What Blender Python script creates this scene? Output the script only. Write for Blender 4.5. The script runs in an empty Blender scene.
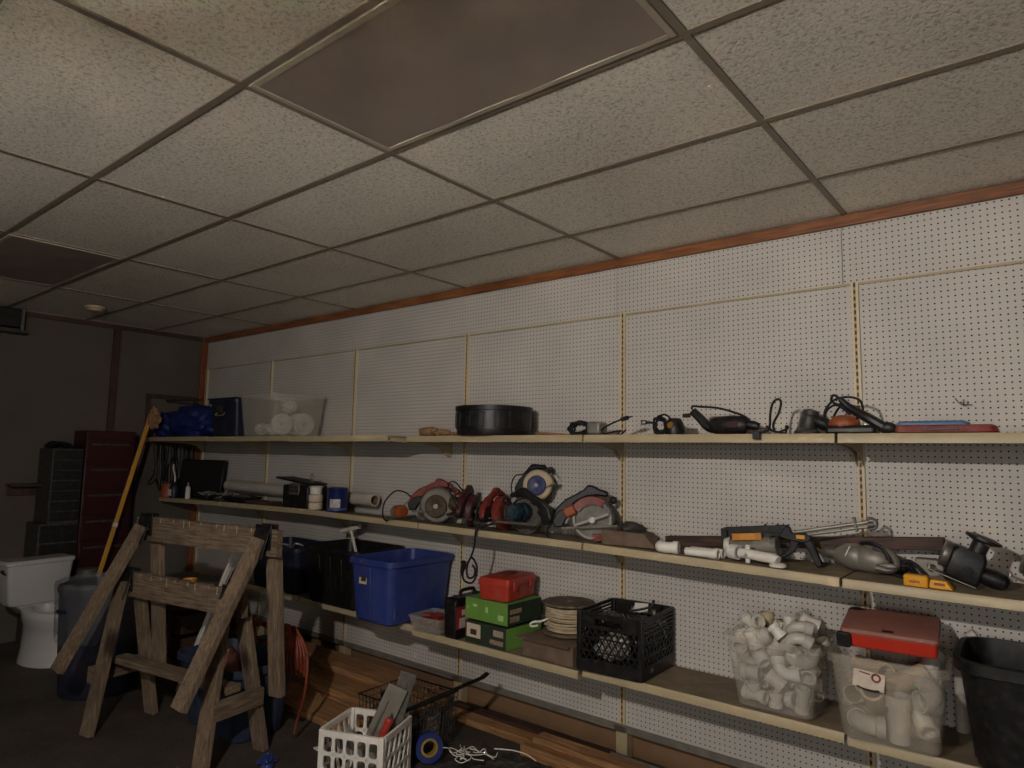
import bpy, bmesh, math, random
from mathutils import Vector, Matrix, Euler, noise
R = math.radians
PI = math.pi
scene = bpy.context.scene
COL = scene.collection
BAY = 1.2192
rnd = random.Random(7)

# ------------------------------------------------------------------ colours and materials
def lin(c):
    return tuple((x / 255 / 12.92) if x / 255 <= .04045 else ((x / 255 + .055) / 1.055) ** 2.4 for x in c)

def nodes_of(name):
    m = bpy.data.materials.new(name)
    m.use_nodes = True
    nt = m.node_tree
    return m, nt, nt.nodes, nt.links, nt.nodes['Principled BSDF']

def mat(name, rgb, rough=.6, metal=0., var=.18, scale=9., bump=0., bscale=None, spec=.5, stretch=(1, 1, 1), dust=0., trans=0., alpha=1., ior=1.45):
    """plain procedural surface: a base colour broken up by noise, optional bump, optional dust"""
    m, nt, N, L, b = nodes_of(name)
    c = lin(rgb)
    tc = N.new('ShaderNodeTexCoord'); mp = N.new('ShaderNodeMapping')
    mp.inputs['Scale'].default_value = stretch
    L.new(tc.outputs['Object'], mp.inputs['Vector'])
    nz = N.new('ShaderNodeTexNoise'); nz.inputs['Scale'].default_value = scale; nz.inputs['Detail'].default_value = 6
    nz.inputs['Roughness'].default_value = .62
    L.new(mp.outputs['Vector'], nz.inputs['Vector'])
    cr = N.new('ShaderNodeValToRGB')
    cr.color_ramp.elements[0].position = .3; cr.color_ramp.elements[1].position = .7
    cr.color_ramp.elements[0].color = (*[max(0, x * (1 - var)) for x in c], 1)
    cr.color_ramp.elements[1].color = (*[min(1, x * (1 + var)) for x in c], 1)
    L.new(nz.outputs['Fac'], cr.inputs['Fac'])
    out = cr.outputs['Color']
    if dust:
        n2 = N.new('ShaderNodeTexNoise'); n2.inputs['Scale'].default_value = scale * 2.3; n2.inputs['Detail'].default_value = 8
        L.new(mp.outputs['Vector'], n2.inputs['Vector'])
        r2 = N.new('ShaderNodeValToRGB'); r2.color_ramp.elements[0].position = .45; r2.color_ramp.elements[1].position = .75
        r2.color_ramp.elements[0].color = (0, 0, 0, 1); r2.color_ramp.elements[1].color = (dust, dust, dust, 1)
        L.new(n2.outputs['Fac'], r2.inputs['Fac'])
        mx = N.new('ShaderNodeMixRGB'); mx.inputs['Color2'].default_value = (*lin((150, 140, 122)), 1)
        L.new(r2.outputs['Color'], mx.inputs['Fac']); L.new(out, mx.inputs['Color1']); out = mx.outputs['Color']
    L.new(out, b.inputs['Base Color'])
    b.inputs['Roughness'].default_value = rough; b.inputs['Metallic'].default_value = metal
    b.inputs['Specular IOR Level'].default_value = spec
    b.inputs['IOR'].default_value = ior
    if trans: b.inputs['Transmission Weight'].default_value = trans
    if alpha < 1: b.inputs['Alpha'].default_value = alpha
    if bump:
        nb = N.new('ShaderNodeTexNoise'); nb.inputs['Scale'].default_value = bscale or scale * 4; nb.inputs['Detail'].default_value = 4
        L.new(mp.outputs['Vector'], nb.inputs['Vector'])
        bp = N.new('ShaderNodeBump'); bp.inputs['Strength'].default_value = bump; bp.inputs['Distance'].default_value = .01
        L.new(nb.outputs['Fac'], bp.inputs['Height']); L.new(bp.outputs['Normal'], b.inputs['Normal'])
    return m

def wood(name, rgb, dark, axis='X', scale=3., rough=.75, knots=.0, ring=26., band=.55):
    """grain running along one local axis, with knots"""
    m, nt, N, L, b = nodes_of(name)
    tc = N.new('ShaderNodeTexCoord'); mp = N.new('ShaderNodeMapping')
    s = {'X': (.07, 1, 1), 'Y': (1, .07, 1), 'Z': (1, 1, .07)}[axis]
    mp.inputs['Scale'].default_value = tuple(x * scale for x in s)
    L.new(tc.outputs['Object'], mp.inputs['Vector'])
    nz = N.new('ShaderNodeTexNoise'); nz.inputs['Scale'].default_value = ring; nz.inputs['Detail'].default_value = 5; nz.inputs['Distortion'].default_value = .6
    L.new(mp.outputs['Vector'], nz.inputs['Vector'])
    cr = N.new('ShaderNodeValToRGB'); cr.color_ramp.elements[0].position = .35; cr.color_ramp.elements[1].position = .35 + band * .6
    cr.color_ramp.elements[0].color = (*lin(dark), 1); cr.color_ramp.elements[1].color = (*lin(rgb), 1)
    L.new(nz.outputs['Fac'], cr.inputs['Fac'])
    out = cr.outputs['Color']
    n2 = N.new('ShaderNodeTexNoise'); n2.inputs['Scale'].default_value = 3.5; n2.inputs['Detail'].default_value = 5
    L.new(tc.outputs['Object'], n2.inputs['Vector'])
    mx = N.new('ShaderNodeMixRGB'); mx.blend_type = 'MULTIPLY'; mx.inputs['Fac'].default_value = .6
    c2 = N.new('ShaderNodeValToRGB'); c2.color_ramp.elements[0].position = .3; c2.color_ramp.elements[1].position = .65
    c2.color_ramp.elements[0].color = (.45, .4, .36, 1); c2.color_ramp.elements[1].color = (1, 1, 1, 1)
    L.new(n2.outputs['Fac'], c2.inputs['Fac']); L.new(out, mx.inputs['Color1']); L.new(c2.outputs['Color'], mx.inputs['Color2'])
    out = mx.outputs['Color']
    if knots:
        vo = N.new('ShaderNodeTexVoronoi'); vo.inputs['Scale'].default_value = knots
        k2 = N.new('ShaderNodeMapping'); k2.inputs['Scale'].default_value = {'X': (.45, 1, 1), 'Y': (1, .45, 1), 'Z': (1, 1, .45)}[axis]
        L.new(tc.outputs['Object'], k2.inputs['Vector']); L.new(k2.outputs['Vector'], vo.inputs['Vector'])
        c3 = N.new('ShaderNodeValToRGB'); c3.color_ramp.elements[0].position = .07; c3.color_ramp.elements[1].position = .16
        c3.color_ramp.elements[0].color = (.16, .1, .07, 1); c3.color_ramp.elements[1].color = (1, 1, 1, 1)
        L.new(vo.outputs['Distance'], c3.inputs['Fac'])
        m3 = N.new('ShaderNodeMixRGB'); m3.blend_type = 'MULTIPLY'; m3.inputs['Fac'].default_value = 1
        L.new(out, m3.inputs['Color1']); L.new(c3.outputs['Color'], m3.inputs['Color2']); out = m3.outputs['Color']
    L.new(out, b.inputs['Base Color'])
    b.inputs['Roughness'].default_value = rough
    bp = N.new('ShaderNodeBump'); bp.inputs['Strength'].default_value = .25; bp.inputs['Distance'].default_value = .004
    L.new(nz.outputs['Fac'], bp.inputs['Height']); L.new(bp.outputs['Normal'], b.inputs['Normal'])
    return m

def glow(name, rgb, strength):
    m, nt, N, L, b = nodes_of(name)
    b.inputs['Base Color'].default_value = (*lin(rgb), 1)
    b.inputs['Emission Color'].default_value = (*lin(rgb), 1); b.inputs['Emission Strength'].default_value = strength
    return m

def math_node(N, op, a=None, bb=None):
    n = N.new('ShaderNodeMath'); n.operation = op
    if bb is not None: n.inputs[1].default_value = bb
    return n

def pegboard(name, rgb):
    """painted hardboard with quarter-inch holes on a one-inch grid (x and z of the panel)"""
    m, nt, N, L, b = nodes_of(name)
    tc = N.new('ShaderNodeTexCoord')
    sc = N.new('ShaderNodeVectorMath'); sc.operation = 'SCALE'; sc.inputs['Scale'].default_value = 1 / .0254
    L.new(tc.outputs['Object'], sc.inputs[0])
    fr = N.new('ShaderNodeVectorMath'); fr.operation = 'FRACTION'; L.new(sc.outputs[0], fr.inputs[0])
    sb = N.new('ShaderNodeVectorMath'); sb.operation = 'SUBTRACT'; sb.inputs[1].default_value = (.5, .5, .5); L.new(fr.outputs[0], sb.inputs[0])
    ml = N.new('ShaderNodeVectorMath'); ml.operation = 'MULTIPLY'; ml.inputs[1].default_value = (1, 0, 1); L.new(sb.outputs[0], ml.inputs[0])
    ln = N.new('ShaderNodeVectorMath'); ln.operation = 'LENGTH'; L.new(ml.outputs[0], ln.inputs[0])
    lt = math_node(N, 'LESS_THAN', bb=.142); L.new(ln.outputs['Value'], lt.inputs[0])
    nz = N.new('ShaderNodeTexNoise'); nz.inputs['Scale'].default_value = 2.2; nz.inputs['Detail'].default_value = 7
    L.new(tc.outputs['Object'], nz.inputs['Vector'])
    cr = N.new('ShaderNodeValToRGB'); cr.color_ramp.elements[0].position = .3; cr.color_ramp.elements[1].position = .7
    c = lin(rgb)
    cr.color_ramp.elements[0].color = (*[x * .88 for x in c], 1); cr.color_ramp.elements[1].color = (*[min(1, x * 1.05) for x in c], 1)
    L.new(nz.outputs['Fac'], cr.inputs['Fac'])
    mx = N.new('ShaderNodeMixRGB'); L.new(lt.outputs[0], mx.inputs['Fac']); L.new(cr.outputs['Color'], mx.inputs['Color1'])
    mx.inputs['Color2'].default_value = (.012, .009, .007, 1)
    L.new(mx.outputs['Color'], b.inputs['Base Color']); b.inputs['Roughness'].default_value = .55
    b.inputs['Specular IOR Level'].default_value = .3
    return m

def slotted(name, rgb):
    """cream enamel shelf upright with a column of dark slots down its middle (local x = 0)"""
    m, nt, N, L, b = nodes_of(name)
    tc = N.new('ShaderNodeTexCoord'); sp = N.new('ShaderNodeSeparateXYZ'); L.new(tc.outputs['Object'], sp.inputs[0])
    ab = math_node(N, 'ABSOLUTE'); L.new(sp.outputs['X'], ab.inputs[0])
    lx = math_node(N, 'LESS_THAN', bb=.0042); L.new(ab.outputs[0], lx.inputs[0])
    dz = math_node(N, 'DIVIDE', bb=.03175); L.new(sp.outputs['Z'], dz.inputs[0])
    fz = math_node(N, 'FRACT'); L.new(dz.outputs[0], fz.inputs[0])
    lz = math_node(N, 'LESS_THAN', bb=.6); L.new(fz.outputs[0], lz.inputs[0])
    mu = math_node(N, 'MULTIPLY'); L.new(lx.outputs[0], mu.inputs[0]); L.new(lz.outputs[0], mu.inputs[1])
    lx2 = math_node(N, 'LESS_THAN', bb=.0055); L.new(ab.outputs[0], lx2.inputs[0])
    mx0 = N.new('ShaderNodeMixRGB'); mx0.inputs['Color1'].default_value = (*lin(rgb), 1); mx0.inputs['Color2'].default_value = (*lin((176, 140, 84)), 1)
    L.new(lx2.outputs[0], mx0.inputs['Fac'])
    mx = N.new('ShaderNodeMixRGB'); mx.inputs['Color2'].default_value = (.01, .008, .006, 1)
    L.new(mx0.outputs['Color'], mx.inputs['Color1']); L.new(mu.outputs[0], mx.inputs['Fac'])
    L.new(mx.outputs['Color'], b.inputs['Base Color']); b.inputs['Roughness'].default_value = .5
    return m

def ceiling_tile(name):
    m, nt, N, L, b = nodes_of(name)
    tc = N.new('ShaderNodeTexCoord')
    n1 = N.new('ShaderNodeTexNoise'); n1.inputs['Scale'].default_value = 78; n1.inputs['Detail'].default_value = 3; n1.inputs['Roughness'].default_value = .6
    n1.inputs['Distortion'].default_value = .9
    L.new(tc.outputs['Object'], n1.inputs['Vector'])
    cr = N.new('ShaderNodeValToRGB'); e = cr.color_ramp.elements
    e[0].position = .33; e[1].position = .50
    e[0].color = (*lin((188, 179, 163)), 1); e[1].color = (*lin((238, 232, 219)), 1)
    e2 = e.new(.7); e2.color = (*lin((244, 239, 228)), 1)
    L.new(n1.outputs['Fac'], cr.inputs['Fac'])
    n2 = N.new('ShaderNodeTexNoise'); n2.inputs['Scale'].default_value = 1.3; n2.inputs['Detail'].default_value = 5
    L.new(tc.outputs['Object'], n2.inputs['Vector'])
    c2 = N.new('ShaderNodeValToRGB'); c2.color_ramp.elements[0].position = .3; c2.color_ramp.elements[1].position = .7
    c2.color_ramp.elements[0].color = (.9, .87, .84, 1); c2.color_ramp.elements[1].color = (1, 1, .98, 1)
    L.new(n2.outputs['Fac'], c2.inputs['Fac'])
    mx = N.new('ShaderNodeMixRGB'); mx.blend_type = 'MULTIPLY'; mx.inputs['Fac'].default_value = 1
    L.new(cr.outputs['Color'], mx.inputs['Color1']); L.new(c2.outputs['Color'], mx.inputs['Color2'])
    L.new(mx.outputs['Color'], b.inputs['Base Color']); b.inputs['Roughness'].default_value = .95
    b.inputs['Specular IOR Level'].default_value = .1
    bp = N.new('ShaderNodeBump'); bp.inputs['Strength'].default_value = .5; bp.inputs['Distance'].default_value = .005
    L.new(n1.outputs['Fac'], bp.inputs['Height']); L.new(bp.outputs['Normal'], b.inputs['Normal'])
    return m

def concrete(name):
    m, nt, N, L, b = nodes_of(name)
    tc = N.new('ShaderNodeTexCoord')
    n1 = N.new('ShaderNodeTexNoise'); n1.inputs['Scale'].default_value = 2.6; n1.inputs['Detail'].default_value = 9; n1.inputs['Roughness'].default_value = .65
    L.new(tc.outputs['Object'], n1.inputs['Vector'])
    cr = N.new('ShaderNodeValToRGB'); e = cr.color_ramp.elements
    e[0].position = .32; e[1].position = .68; e[0].color = (*lin((48, 41, 34)), 1); e[1].color = (*lin((82, 72, 62)), 1)
    L.new(n1.outputs['Fac'], cr.inputs['Fac'])
    n2 = N.new('ShaderNodeTexNoise'); n2.inputs['Scale'].default_value = 45; n2.inputs['Detail'].default_value = 3
    L.new(tc.outputs['Object'], n2.inputs['Vector'])
    c2 = N.new('ShaderNodeValToRGB'); c2.color_ramp.elements[0].position = .33; c2.color_ramp.elements[1].position = .5
    c2.color_ramp.elements[0].color = (.6, .58, .55, 1); c2.color_ramp.elements[1].color = (1, 1, 1, 1)
    L.new(n2.outputs['Fac'], c2.inputs['Fac'])
    mx = N.new('ShaderNodeMixRGB'); mx.blend_type = 'MULTIPLY'; mx.inputs['Fac'].default_value = .8
    L.new(cr.outputs['Color'], mx.inputs['Color1']); L.new(c2.outputs['Color'], mx.inputs['Color2'])
    L.new(mx.outputs['Color'], b.inputs['Base Color']); b.inputs['Roughness'].default_value = .8
    return m

# ------------------------------------------------------------------ mesh builder
def rotm(rot):
    return Euler(rot, 'XYZ').to_matrix()

def frame_of(p0, p1, up=(0, 0, 1)):
    d = Vector(p1) - Vector(p0); ln = d.length; d.normalize()
    u = Vector(up)
    if abs(d.dot(u)) > .98: u = Vector((0, 1, 0))
    s = u.cross(d).normalized(); u = d.cross(s)
    M = Matrix((s, u, d)).transposed().to_4x4(); M.translation = Vector(p0)
    return M, ln            # local z runs p0 -> p1

class MB:
    def __init__(self): self.bm = bmesh.new(); self.mi = 0
    def m(self, i): self.mi = i; return self
    def _face(self, vs):
        try:
            f = self.bm.faces.new(vs); f.material_index = self.mi; return f
        except ValueError: return None
    def verts(self, pts, M=None):
        return [self.bm.verts.new(M @ Vector(p) if M else Vector(p)) for p in pts]
    def hexa(self, p):
        """eight corners: bottom ring then top ring"""
        v = self.verts(p)
        for q in ((3, 2, 1, 0), (4, 5, 6, 7), (0, 1, 5, 4), (1, 2, 6, 5), (2, 3, 7, 6), (3, 0, 4, 7)): self._face([v[i] for i in q])
        return self
    def box(self, c, s, rot=None, M=None):
        hx, hy, hz = s[0] / 2, s[1] / 2, s[2] / 2
        T = Matrix.Translation(c)
        if rot: T = T @ rotm(rot).to_4x4()
        if M: T = M @ T
        return self.hexa([T @ Vector(p) for p in ((-hx, -hy, -hz), (hx, -hy, -hz), (hx, hy, -hz), (-hx, hy, -hz), (-hx, -hy, hz), (hx, -hy, hz), (hx, hy, hz), (-hx, hy, hz))])
    def bb(self, x0, x1, y0, y1, z0, z1):
        return self.box(((x0 + x1) / 2, (y0 + y1) / 2, (z0 + z1) / 2), (x1 - x0, y1 - y0, z1 - z0))
    def bar(self, p0, p1, w, h, up=(0, 0, 1)):
        M, ln = frame_of(p0, p1, up)
        return self.box((0, 0, ln / 2), (w, h, ln), M=M)
    def lathe(self, prof, seg=24, M=None, arc=None):
        """profile of (radius, z) pairs spun about local z"""
        n = seg if arc is None else seg + 1
        rings = []
        for r, z in prof:
            if r < 1e-6: rings.append(self.verts([(0, 0, z)], M))
            else: rings.append(self.verts([(r * math.cos((2 * PI if arc is None else arc) * i / seg), r * math.sin((2 * PI if arc is None else arc) * i / seg), z) for i in range(n)], M))
        for a, b in zip(rings, rings[1:]):
            for i in range(seg):
                j = (i + 1) % n
                if len(a) == 1 and len(b) == 1: continue
                if len(a) == 1: self._face([a[0], b[i], b[j]])
                elif len(b) == 1: self._face([a[i], a[j], b[0]])
                else: self._face([a[i], a[j], b[j], b[i]])
        return self
    def cyl(self, p0, p1, r0, r1=None, seg=18, cap=True):
        r1 = r0 if r1 is None else r1
        M, ln = frame_of(p0, p1)
        pr = [(r0, 0), (r1, ln)]
        if cap: pr = [(0, 0)] + pr + [(0, ln)]
        return self.lathe(pr, seg, M)
    def pipe(self, p0, p1, ro, ri, seg=18):
        M, ln = frame_of(p0, p1)
        return self.lathe([(ro, 0), (ro, ln), (ri, ln), (ri, 0), (ro, 0)], seg, M)
    def sphere(self, c, r, seg=16, M=None):
        r = (r, r, r) if isinstance(r, (int, float)) else r
        T = Matrix.Translation(c) @ Matrix.Diagonal((*r, 1))
        if M: T = M @ T
        n = seg // 2
        return self.lathe([(math.sin(PI * i / n), -math.cos(PI * i / n)) for i in range(n + 1)], seg, T)
    def tube(self, pts, r, seg=8, sub=5, closed=False, cap=True):
        P = [Vector(p) for p in pts]
        if sub > 1 and len(P) > 2:
            Q = []; n = len(P)
            for i in range(n if closed else n - 1):
                a = P[(i - 1) % n] if (closed or i > 0) else P[0]
                b = P[i]; c = P[(i + 1) % n]
                d = P[(i + 2) % n] if (closed or i + 2 < n) else P[-1]
                for k in range(sub):
                    t = k / sub
                    Q.append(.5 * ((2 * b) + (c - a) * t + (2 * a - 5 * b + 4 * c - d) * t * t + (3 * b - a - 3 * c + d) * t ** 3))
            if not closed: Q.append(P[-1])
            P = Q
        n = len(P); rings = []; u = None
        for i in range(n):
            t = (P[(i + 1) % n] - P[i - 1]) if closed else (P[min(i + 1, n - 1)] - P[max(i - 1, 0)])
            if t.length < 1e-9: t = Vector((0, 0, 1))
            t.normalize()
            if u is None:
                u = t.orthogonal().normalized()
            else:
                u = (u - t * u.dot(t))
                u = u.normalized() if u.length > 1e-6 else t.orthogonal().normalized()
            v = t.cross(u)
            rr = r(i / max(1, n - 1)) if callable(r) else r
            rings.append([self.bm.verts.new(P[i] + (u * math.cos(2 * PI * k / seg) + v * math.sin(2 * PI * k / seg)) * rr) for k in range(seg)])
        for i in range(n if closed else n - 1):
            a, b = rings[i], rings[(i + 1) % n]
            off = 0
            if closed and i == n - 1:
                off = min(range(seg), key=lambda o: (a[0].co - b[o].co).length)
            for k in range(seg): self._face([a[k], a[(k + 1) % seg], b[(k + 1 + off) % seg], b[(k + off) % seg]])
        if cap and not closed:
            self._face(rings[0][::-1]); self._face(rings[-1])
        return self
    def torus(self, c, Rr, r, rot=None, seg=28, s2=8, M=None):
        T = Matrix.Translation(c)
        if rot: T = T @ rotm(rot).to_4x4()
        if M: T = M @ T
        rings = [self.verts([((Rr + r * math.cos(2 * PI * k / s2)) * math.cos(2 * PI * i / seg), (Rr + r * math.cos(2 * PI * k / s2)) * math.sin(2 * PI * i / seg), r * math.sin(2 * PI * k / s2)) for k in range(s2)], T) for i in range(seg)]
        for i in range(seg):
            a, b = rings[i], rings[(i + 1) % seg]
            for k in range(s2): self._face([a[k], b[k], b[(k + 1) % s2], a[(k + 1) % s2]])
        return self
    def prism(self, poly, t, M=None, c=0.):
        """outline in local xy, thickness t along local z"""
        a = self.verts([(x, y, c - t / 2) for x, y in poly], M); b = self.verts([(x, y, c + t / 2) for x, y in poly], M)
        n = len(poly)
        self._face(a[::-1]); self._face(b)
        for i in range(n): self._face([a[i], a[(i + 1) % n], b[(i + 1) % n], b[i]])
        return self
    def blob(self, c, r, amp=.15, freq=4., seed=0, sub=3, rot=None, flat=None):
        b2 = bmesh.new(); bmesh.ops.create_icosphere(b2, subdivisions=sub, radius=1)
        Rm = rotm(rot) if rot else Matrix.Identity(3)
        vm = {}
        for v in b2.verts:
            p = v.co.normalized(); k = 1 + amp * (noise.fractal(p * freq + Vector((seed * 7.3, seed * 1.7, seed * 3.1)), 1., 2., 3))
            q = Rm @ Vector((p.x * r[0] * k, p.y * r[1] * k, p.z * r[2] * k)) + Vector(c)
            if flat is not None and q.z < flat: q.z = flat
            vm[v.index] = self.bm.verts.new(q)
        for f in b2.faces: self._face([vm[v.index] for v in f.verts])
        b2.free(); return self
    def build(self, name, mats, parent=None, loc=(0, 0, 0), rot=(0, 0, 0), bevel=0., bseg=2, angle=32, thick=0.):
        bmesh.ops.recalc_face_normals(self.bm, faces=self.bm.faces)
        me = bpy.data.meshes.new(name); self.bm.to_mesh(me); self.bm.free()
        for mm in (mats if isinstance(mats, (list, tuple)) else [mats]): me.materials.append(mm)
        for p in me.polygons: p.use_smooth = True
        me.set_sharp_from_angle(angle=R(angle))
        o = bpy.data.objects.new(name, me); COL.objects.link(o)
        o.parent = parent; o.location = loc; o.rotation_euler = rot
        if thick:
            s = o.modifiers.new('shell', 'SOLIDIFY'); s.thickness = thick; s.offset = -1
        if bevel:
            b = o.modifiers.new('edges', 'BEVEL'); b.width = bevel; b.segments = bseg; b.limit_method = 'ANGLE'; b.angle_limit = R(38); b.harden_normals = False
        return o

def tag(o, label, cat, group=None, kind=None):
    o['label'] = label; o['category'] = cat
    if group: o['group'] = group
    if kind: o['kind'] = kind
    return o
def thing(name, label, cat, loc=(0, 0, 0), rot=0., group=None):
    o = bpy.data.objects.new(name, None); COL.objects.link(o); o.empty_display_size = .05
    o.location = loc; o.rotation_euler = rot if isinstance(rot, (tuple, list)) else (0, 0, rot)
    return tag(o, label, cat, group)
def struct(o, label=None):
    o['kind'] = 'structure'
    if label: o['label'] = label
    return o
def dup(root, loc, rot, label=None, scale=None):
    def cp(o, par):
        c = o.copy(); COL.objects.link(c); c.parent = par
        for ch in [x for x in bpy.data.objects if x.parent == o and x not in new]: new.add(cp(ch, c))
        new.add(c); return c
    new = set()
    r = cp(root, None); r.location = loc; r.rotation_euler = rot if isinstance(rot, (tuple, list)) else (0, 0, rot)
    if label: r['label'] = label
    if scale: r.scale = scale
    return r

# ------------------------------------------------------------------ palette
M_ = dict(
    peg=pegboard('pegboard_paint', (196, 190, 181)),
    cream=mat('cream_enamel', (176, 160, 126), .45, var=.1, scale=5, dust=.25),
    upright=slotted('slotted_enamel', (204, 190, 156)),
    shelftop=mat('dusty_shelf_top', (118, 103, 80), .85, var=.28, scale=6, dust=.5, bump=.1),
    tile=ceiling_tile('ceiling_tile'),
    tbar=mat('ceiling_grid_enamel', (134, 122, 106), .5, var=.06, scale=3),
    lens=mat('dead_lamp_lens', (146, 132, 122), .35, var=.12, scale=2.2, spec=.4),
    lensframe=mat('lamp_frame_enamel', (176, 165, 146), .45, var=.05),
    concrete=concrete('stained_concrete'),
    pine=wood('orange_pine_trim', (158, 100, 54), (112, 66, 34), 'X', 3, .5, knots=2.4),
    pinez=wood('orange_pine_post', (150, 88, 48), (110, 60, 32), 'Z', 3, .6),
    darkwood=wood('dark_batten', (84, 58, 42), (52, 36, 28), 'Z', 3, .7),
    panel=mat('tan_wall_panel', (88, 81, 74), .85, var=.1, scale=2.5, bump=.15, bscale=60),
    brownboard=mat('brown_hardboard', (128, 98, 70), .8, var=.15, scale=3),
    drywall=mat('painted_drywall', (92, 84, 74), .9, var=.06),
    black=mat('black_plastic', (17, 16, 17), .45, var=.2, scale=14, dust=.06),
    blackmatte=mat('black_rubber', (20, 19, 19), .7, var=.2, scale=20),
    darkgrey=mat('dark_grey_plastic', (52, 50, 49), .5, var=.2, scale=14, dust=.2),
    steel=mat('scuffed_steel', (150, 146, 138), .38, .85, var=.2, scale=16, dust=.2),
    dullsteel=mat('dull_steel', (104, 100, 93), .55, .6, var=.25, scale=18, dust=.3),
    alu=mat('grey_cast_aluminium', (138, 133, 122), .5, .45, var=.2, scale=12, dust=.25),
    red=mat('red_tool_plastic', (118, 36, 26), .5, var=.25, scale=12, dust=.25),
    redbox=mat('bright_red_plastic', (172, 54, 38), .4, var=.12, scale=8, dust=.12),
    redcase=mat('red_case_plastic', (190, 50, 34), .4, var=.1, scale=8),
    maroon=mat('dusty_lit_maroon', (150, 98, 84), .65, var=.12, scale=7, dust=.15),  # dusty lid tone, also lightened for the light striking its top
    teal=mat('teal_tool_plastic', (18, 46, 58), .45, var=.25, scale=12, dust=.15),
    bluetool=mat('blue_tool_plastic', (34, 44, 92), .45, var=.25, scale=12, dust=.15),
    orange=mat('orange_plastic', (150, 74, 38), .5, var=.2, scale=12, dust=.15),
    yellow=mat('yellow_plastic', (226, 160, 34), .45, var=.12, scale=12, dust=.1),
    white=mat('white_plastic', (222, 216, 206), .4, var=.06, scale=10),
    pvc=mat('white_pvc', (214, 206, 192), .38, var=.08, scale=14, dust=.12),
    pvcdirty=mat('grey_white_pvc', (186, 180, 168), .45, var=.1, scale=14, dust=.2),
    pvctan=mat('yellowed_pvc', (186, 168, 136), .45, var=.1, scale=14, dust=.2),
    porcelain=mat('white_porcelain', (190, 188, 186), .12, var=.03),
    bluetote=mat('blue_tote_plastic', (46, 62, 124), .38, var=.12, scale=5, dust=.08),
    navy=mat('navy_plastic', (25, 31, 50), .45, var=.15, scale=6, dust=.06),
    steelblue=mat('steel_blue_plastic', (36, 48, 70), .5, var=.12, scale=6, dust=.12),
    tarp=mat('blue_tarp', (22, 34, 92), .55, var=.25, scale=7, bump=.5, bscale=16),
    green=mat('green_carton', (104, 148, 64), .6, var=.08, scale=6),
    darkgreen=mat('dark_green_carton', (44, 56, 40), .65, var=.25, scale=14),
    paper=mat('paper_label', (206, 190, 164), .8, var=.1, scale=20),
    cardboard=mat('grey_brown_cardboard', (104, 84, 68), .85, var=.15, scale=8, dust=.25),
    leather=mat('tan_leather', (146, 110, 76), .8, var=.25, scale=14, bump=.3),
    wire=mat('cream_rope', (178, 160, 130), .8, var=.2, scale=30),
    plank=wood('rough_lumber', (186, 140, 92), (138, 98, 60), 'X', 3, .8, knots=2.),
    oldwood=wood('weathered_lumber', (142, 122, 98), (96, 80, 64), 'Z', 4, .85, knots=3.),
    oldbeam=wood('weathered_beam', (138, 120, 98), (88, 72, 56), 'X', 4, .85, knots=3.),
    oldcross=wood('weathered_brace', (138, 120, 98), (88, 72, 56), 'Y', 4, .85, knots=3.),
    brownbeam=wood('dark_stained_board', (92, 62, 46), (48, 32, 26), 'X', 3, .65, knots=3.),
    brass=mat('brass', (170, 130, 60), .4, .9, var=.15),
    redtin=mat('dark_red_paint', (54, 15, 18), .4, var=.15, scale=5),
)
# ------------------------------------------------------------------ the room
X0, X1, Y0, ZC = -6.11, 3.4, -7.0, 2.768
GY = .5324
mb = MB(); mb.bb(X0 - .1, X1 + .1, Y0 - .1, .15, -.1, 0)
struct(mb.build('floor', M_['concrete']))
mb = MB(); mb.bb(X0 - .1, X1 + .1, Y0 - .1, .15, ZC + .002, ZC + .1)
ceiling = struct(mb.build('ceiling', M_['tile']))
mb = MB()
k = -5
while k * BAY < X1:
    x = k * BAY
    if x > X0: mb.bb(x - .012, x + .012, Y0, -.02, ZC - .004, ZC + .004)
    k += 1
xs = sorted([X0] + [k * BAY for k in range(-5, 3) if k * BAY > X0] + [X1])
for r in range(0, 12):
    y = -(GY + r * BAY / 2)
    if y < Y0: break
    for a, b in zip(xs, xs[1:]): mb.bb(a + .012, b - .012, y - .012, y + .012, ZC - .0035, ZC + .004)
mb.bb(X0, X0 + .02, Y0, 0, ZC - .006, ZC + .004)
struct(mb.build('ceiling_grid', M_['tbar'], ceiling))
# back wall: brown board behind the shelving, a strip of pegboard panels above it
mb = MB(); mb.bb(X0 - .1, X1 + .1, .045, .15, 0, ZC)
mb.m(1)
for k in range(-6, 3):
    a, b = max(X0, k * BAY - .02), min(X1, (k + 1) * BAY - .02 - .003)
    if b > a: mb.bb(a, b, .002, .0455, 2.40, ZC - .001)
struct(mb.build('wall_back', [M_['brownboard'], M_['peg']]))
mb = MB(); mb.bb(X0 - .1, X0, Y0 - .1, .045, 0, ZC)
struct(mb.build('wall_left', M_['panel']))
mb = MB(); mb.bb(X1, X1 + .1, Y0 - .1, .045, 0, ZC)
struct(mb.build('wall_right', M_['drywall']))
mb = MB()
WX0, WX1, WZ0, WZ1 = .7, 3.2, .75, 2.3  # unseen window opening, added to let in fill light
mb.bb(X0, WX0, Y0 - .1, Y0, 0, ZC); mb.bb(WX1, X1, Y0 - .1, Y0, 0, ZC); mb.bb(WX0, WX1, Y0 - .1, Y0, 0, WZ0); mb.bb(WX0, WX1, Y0 - .1, Y0, WZ1, ZC)
struct(mb.build('wall_front', M_['drywall']))
mb = MB()
for x in (WX0 + .02, 1.95, WX1 - .02): mb.bb(x - .025, x + .025, Y0 - .08, Y0 - .02, WZ0, WZ1)
for z in (WZ0 + .02, WZ1 - .02): mb.bb(WX0, WX1, Y0 - .08, Y0 - .02, z - .025, z + .025)
struct(mb.build('fill_window_1', M_['white']))  # frame of the added fill window
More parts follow.
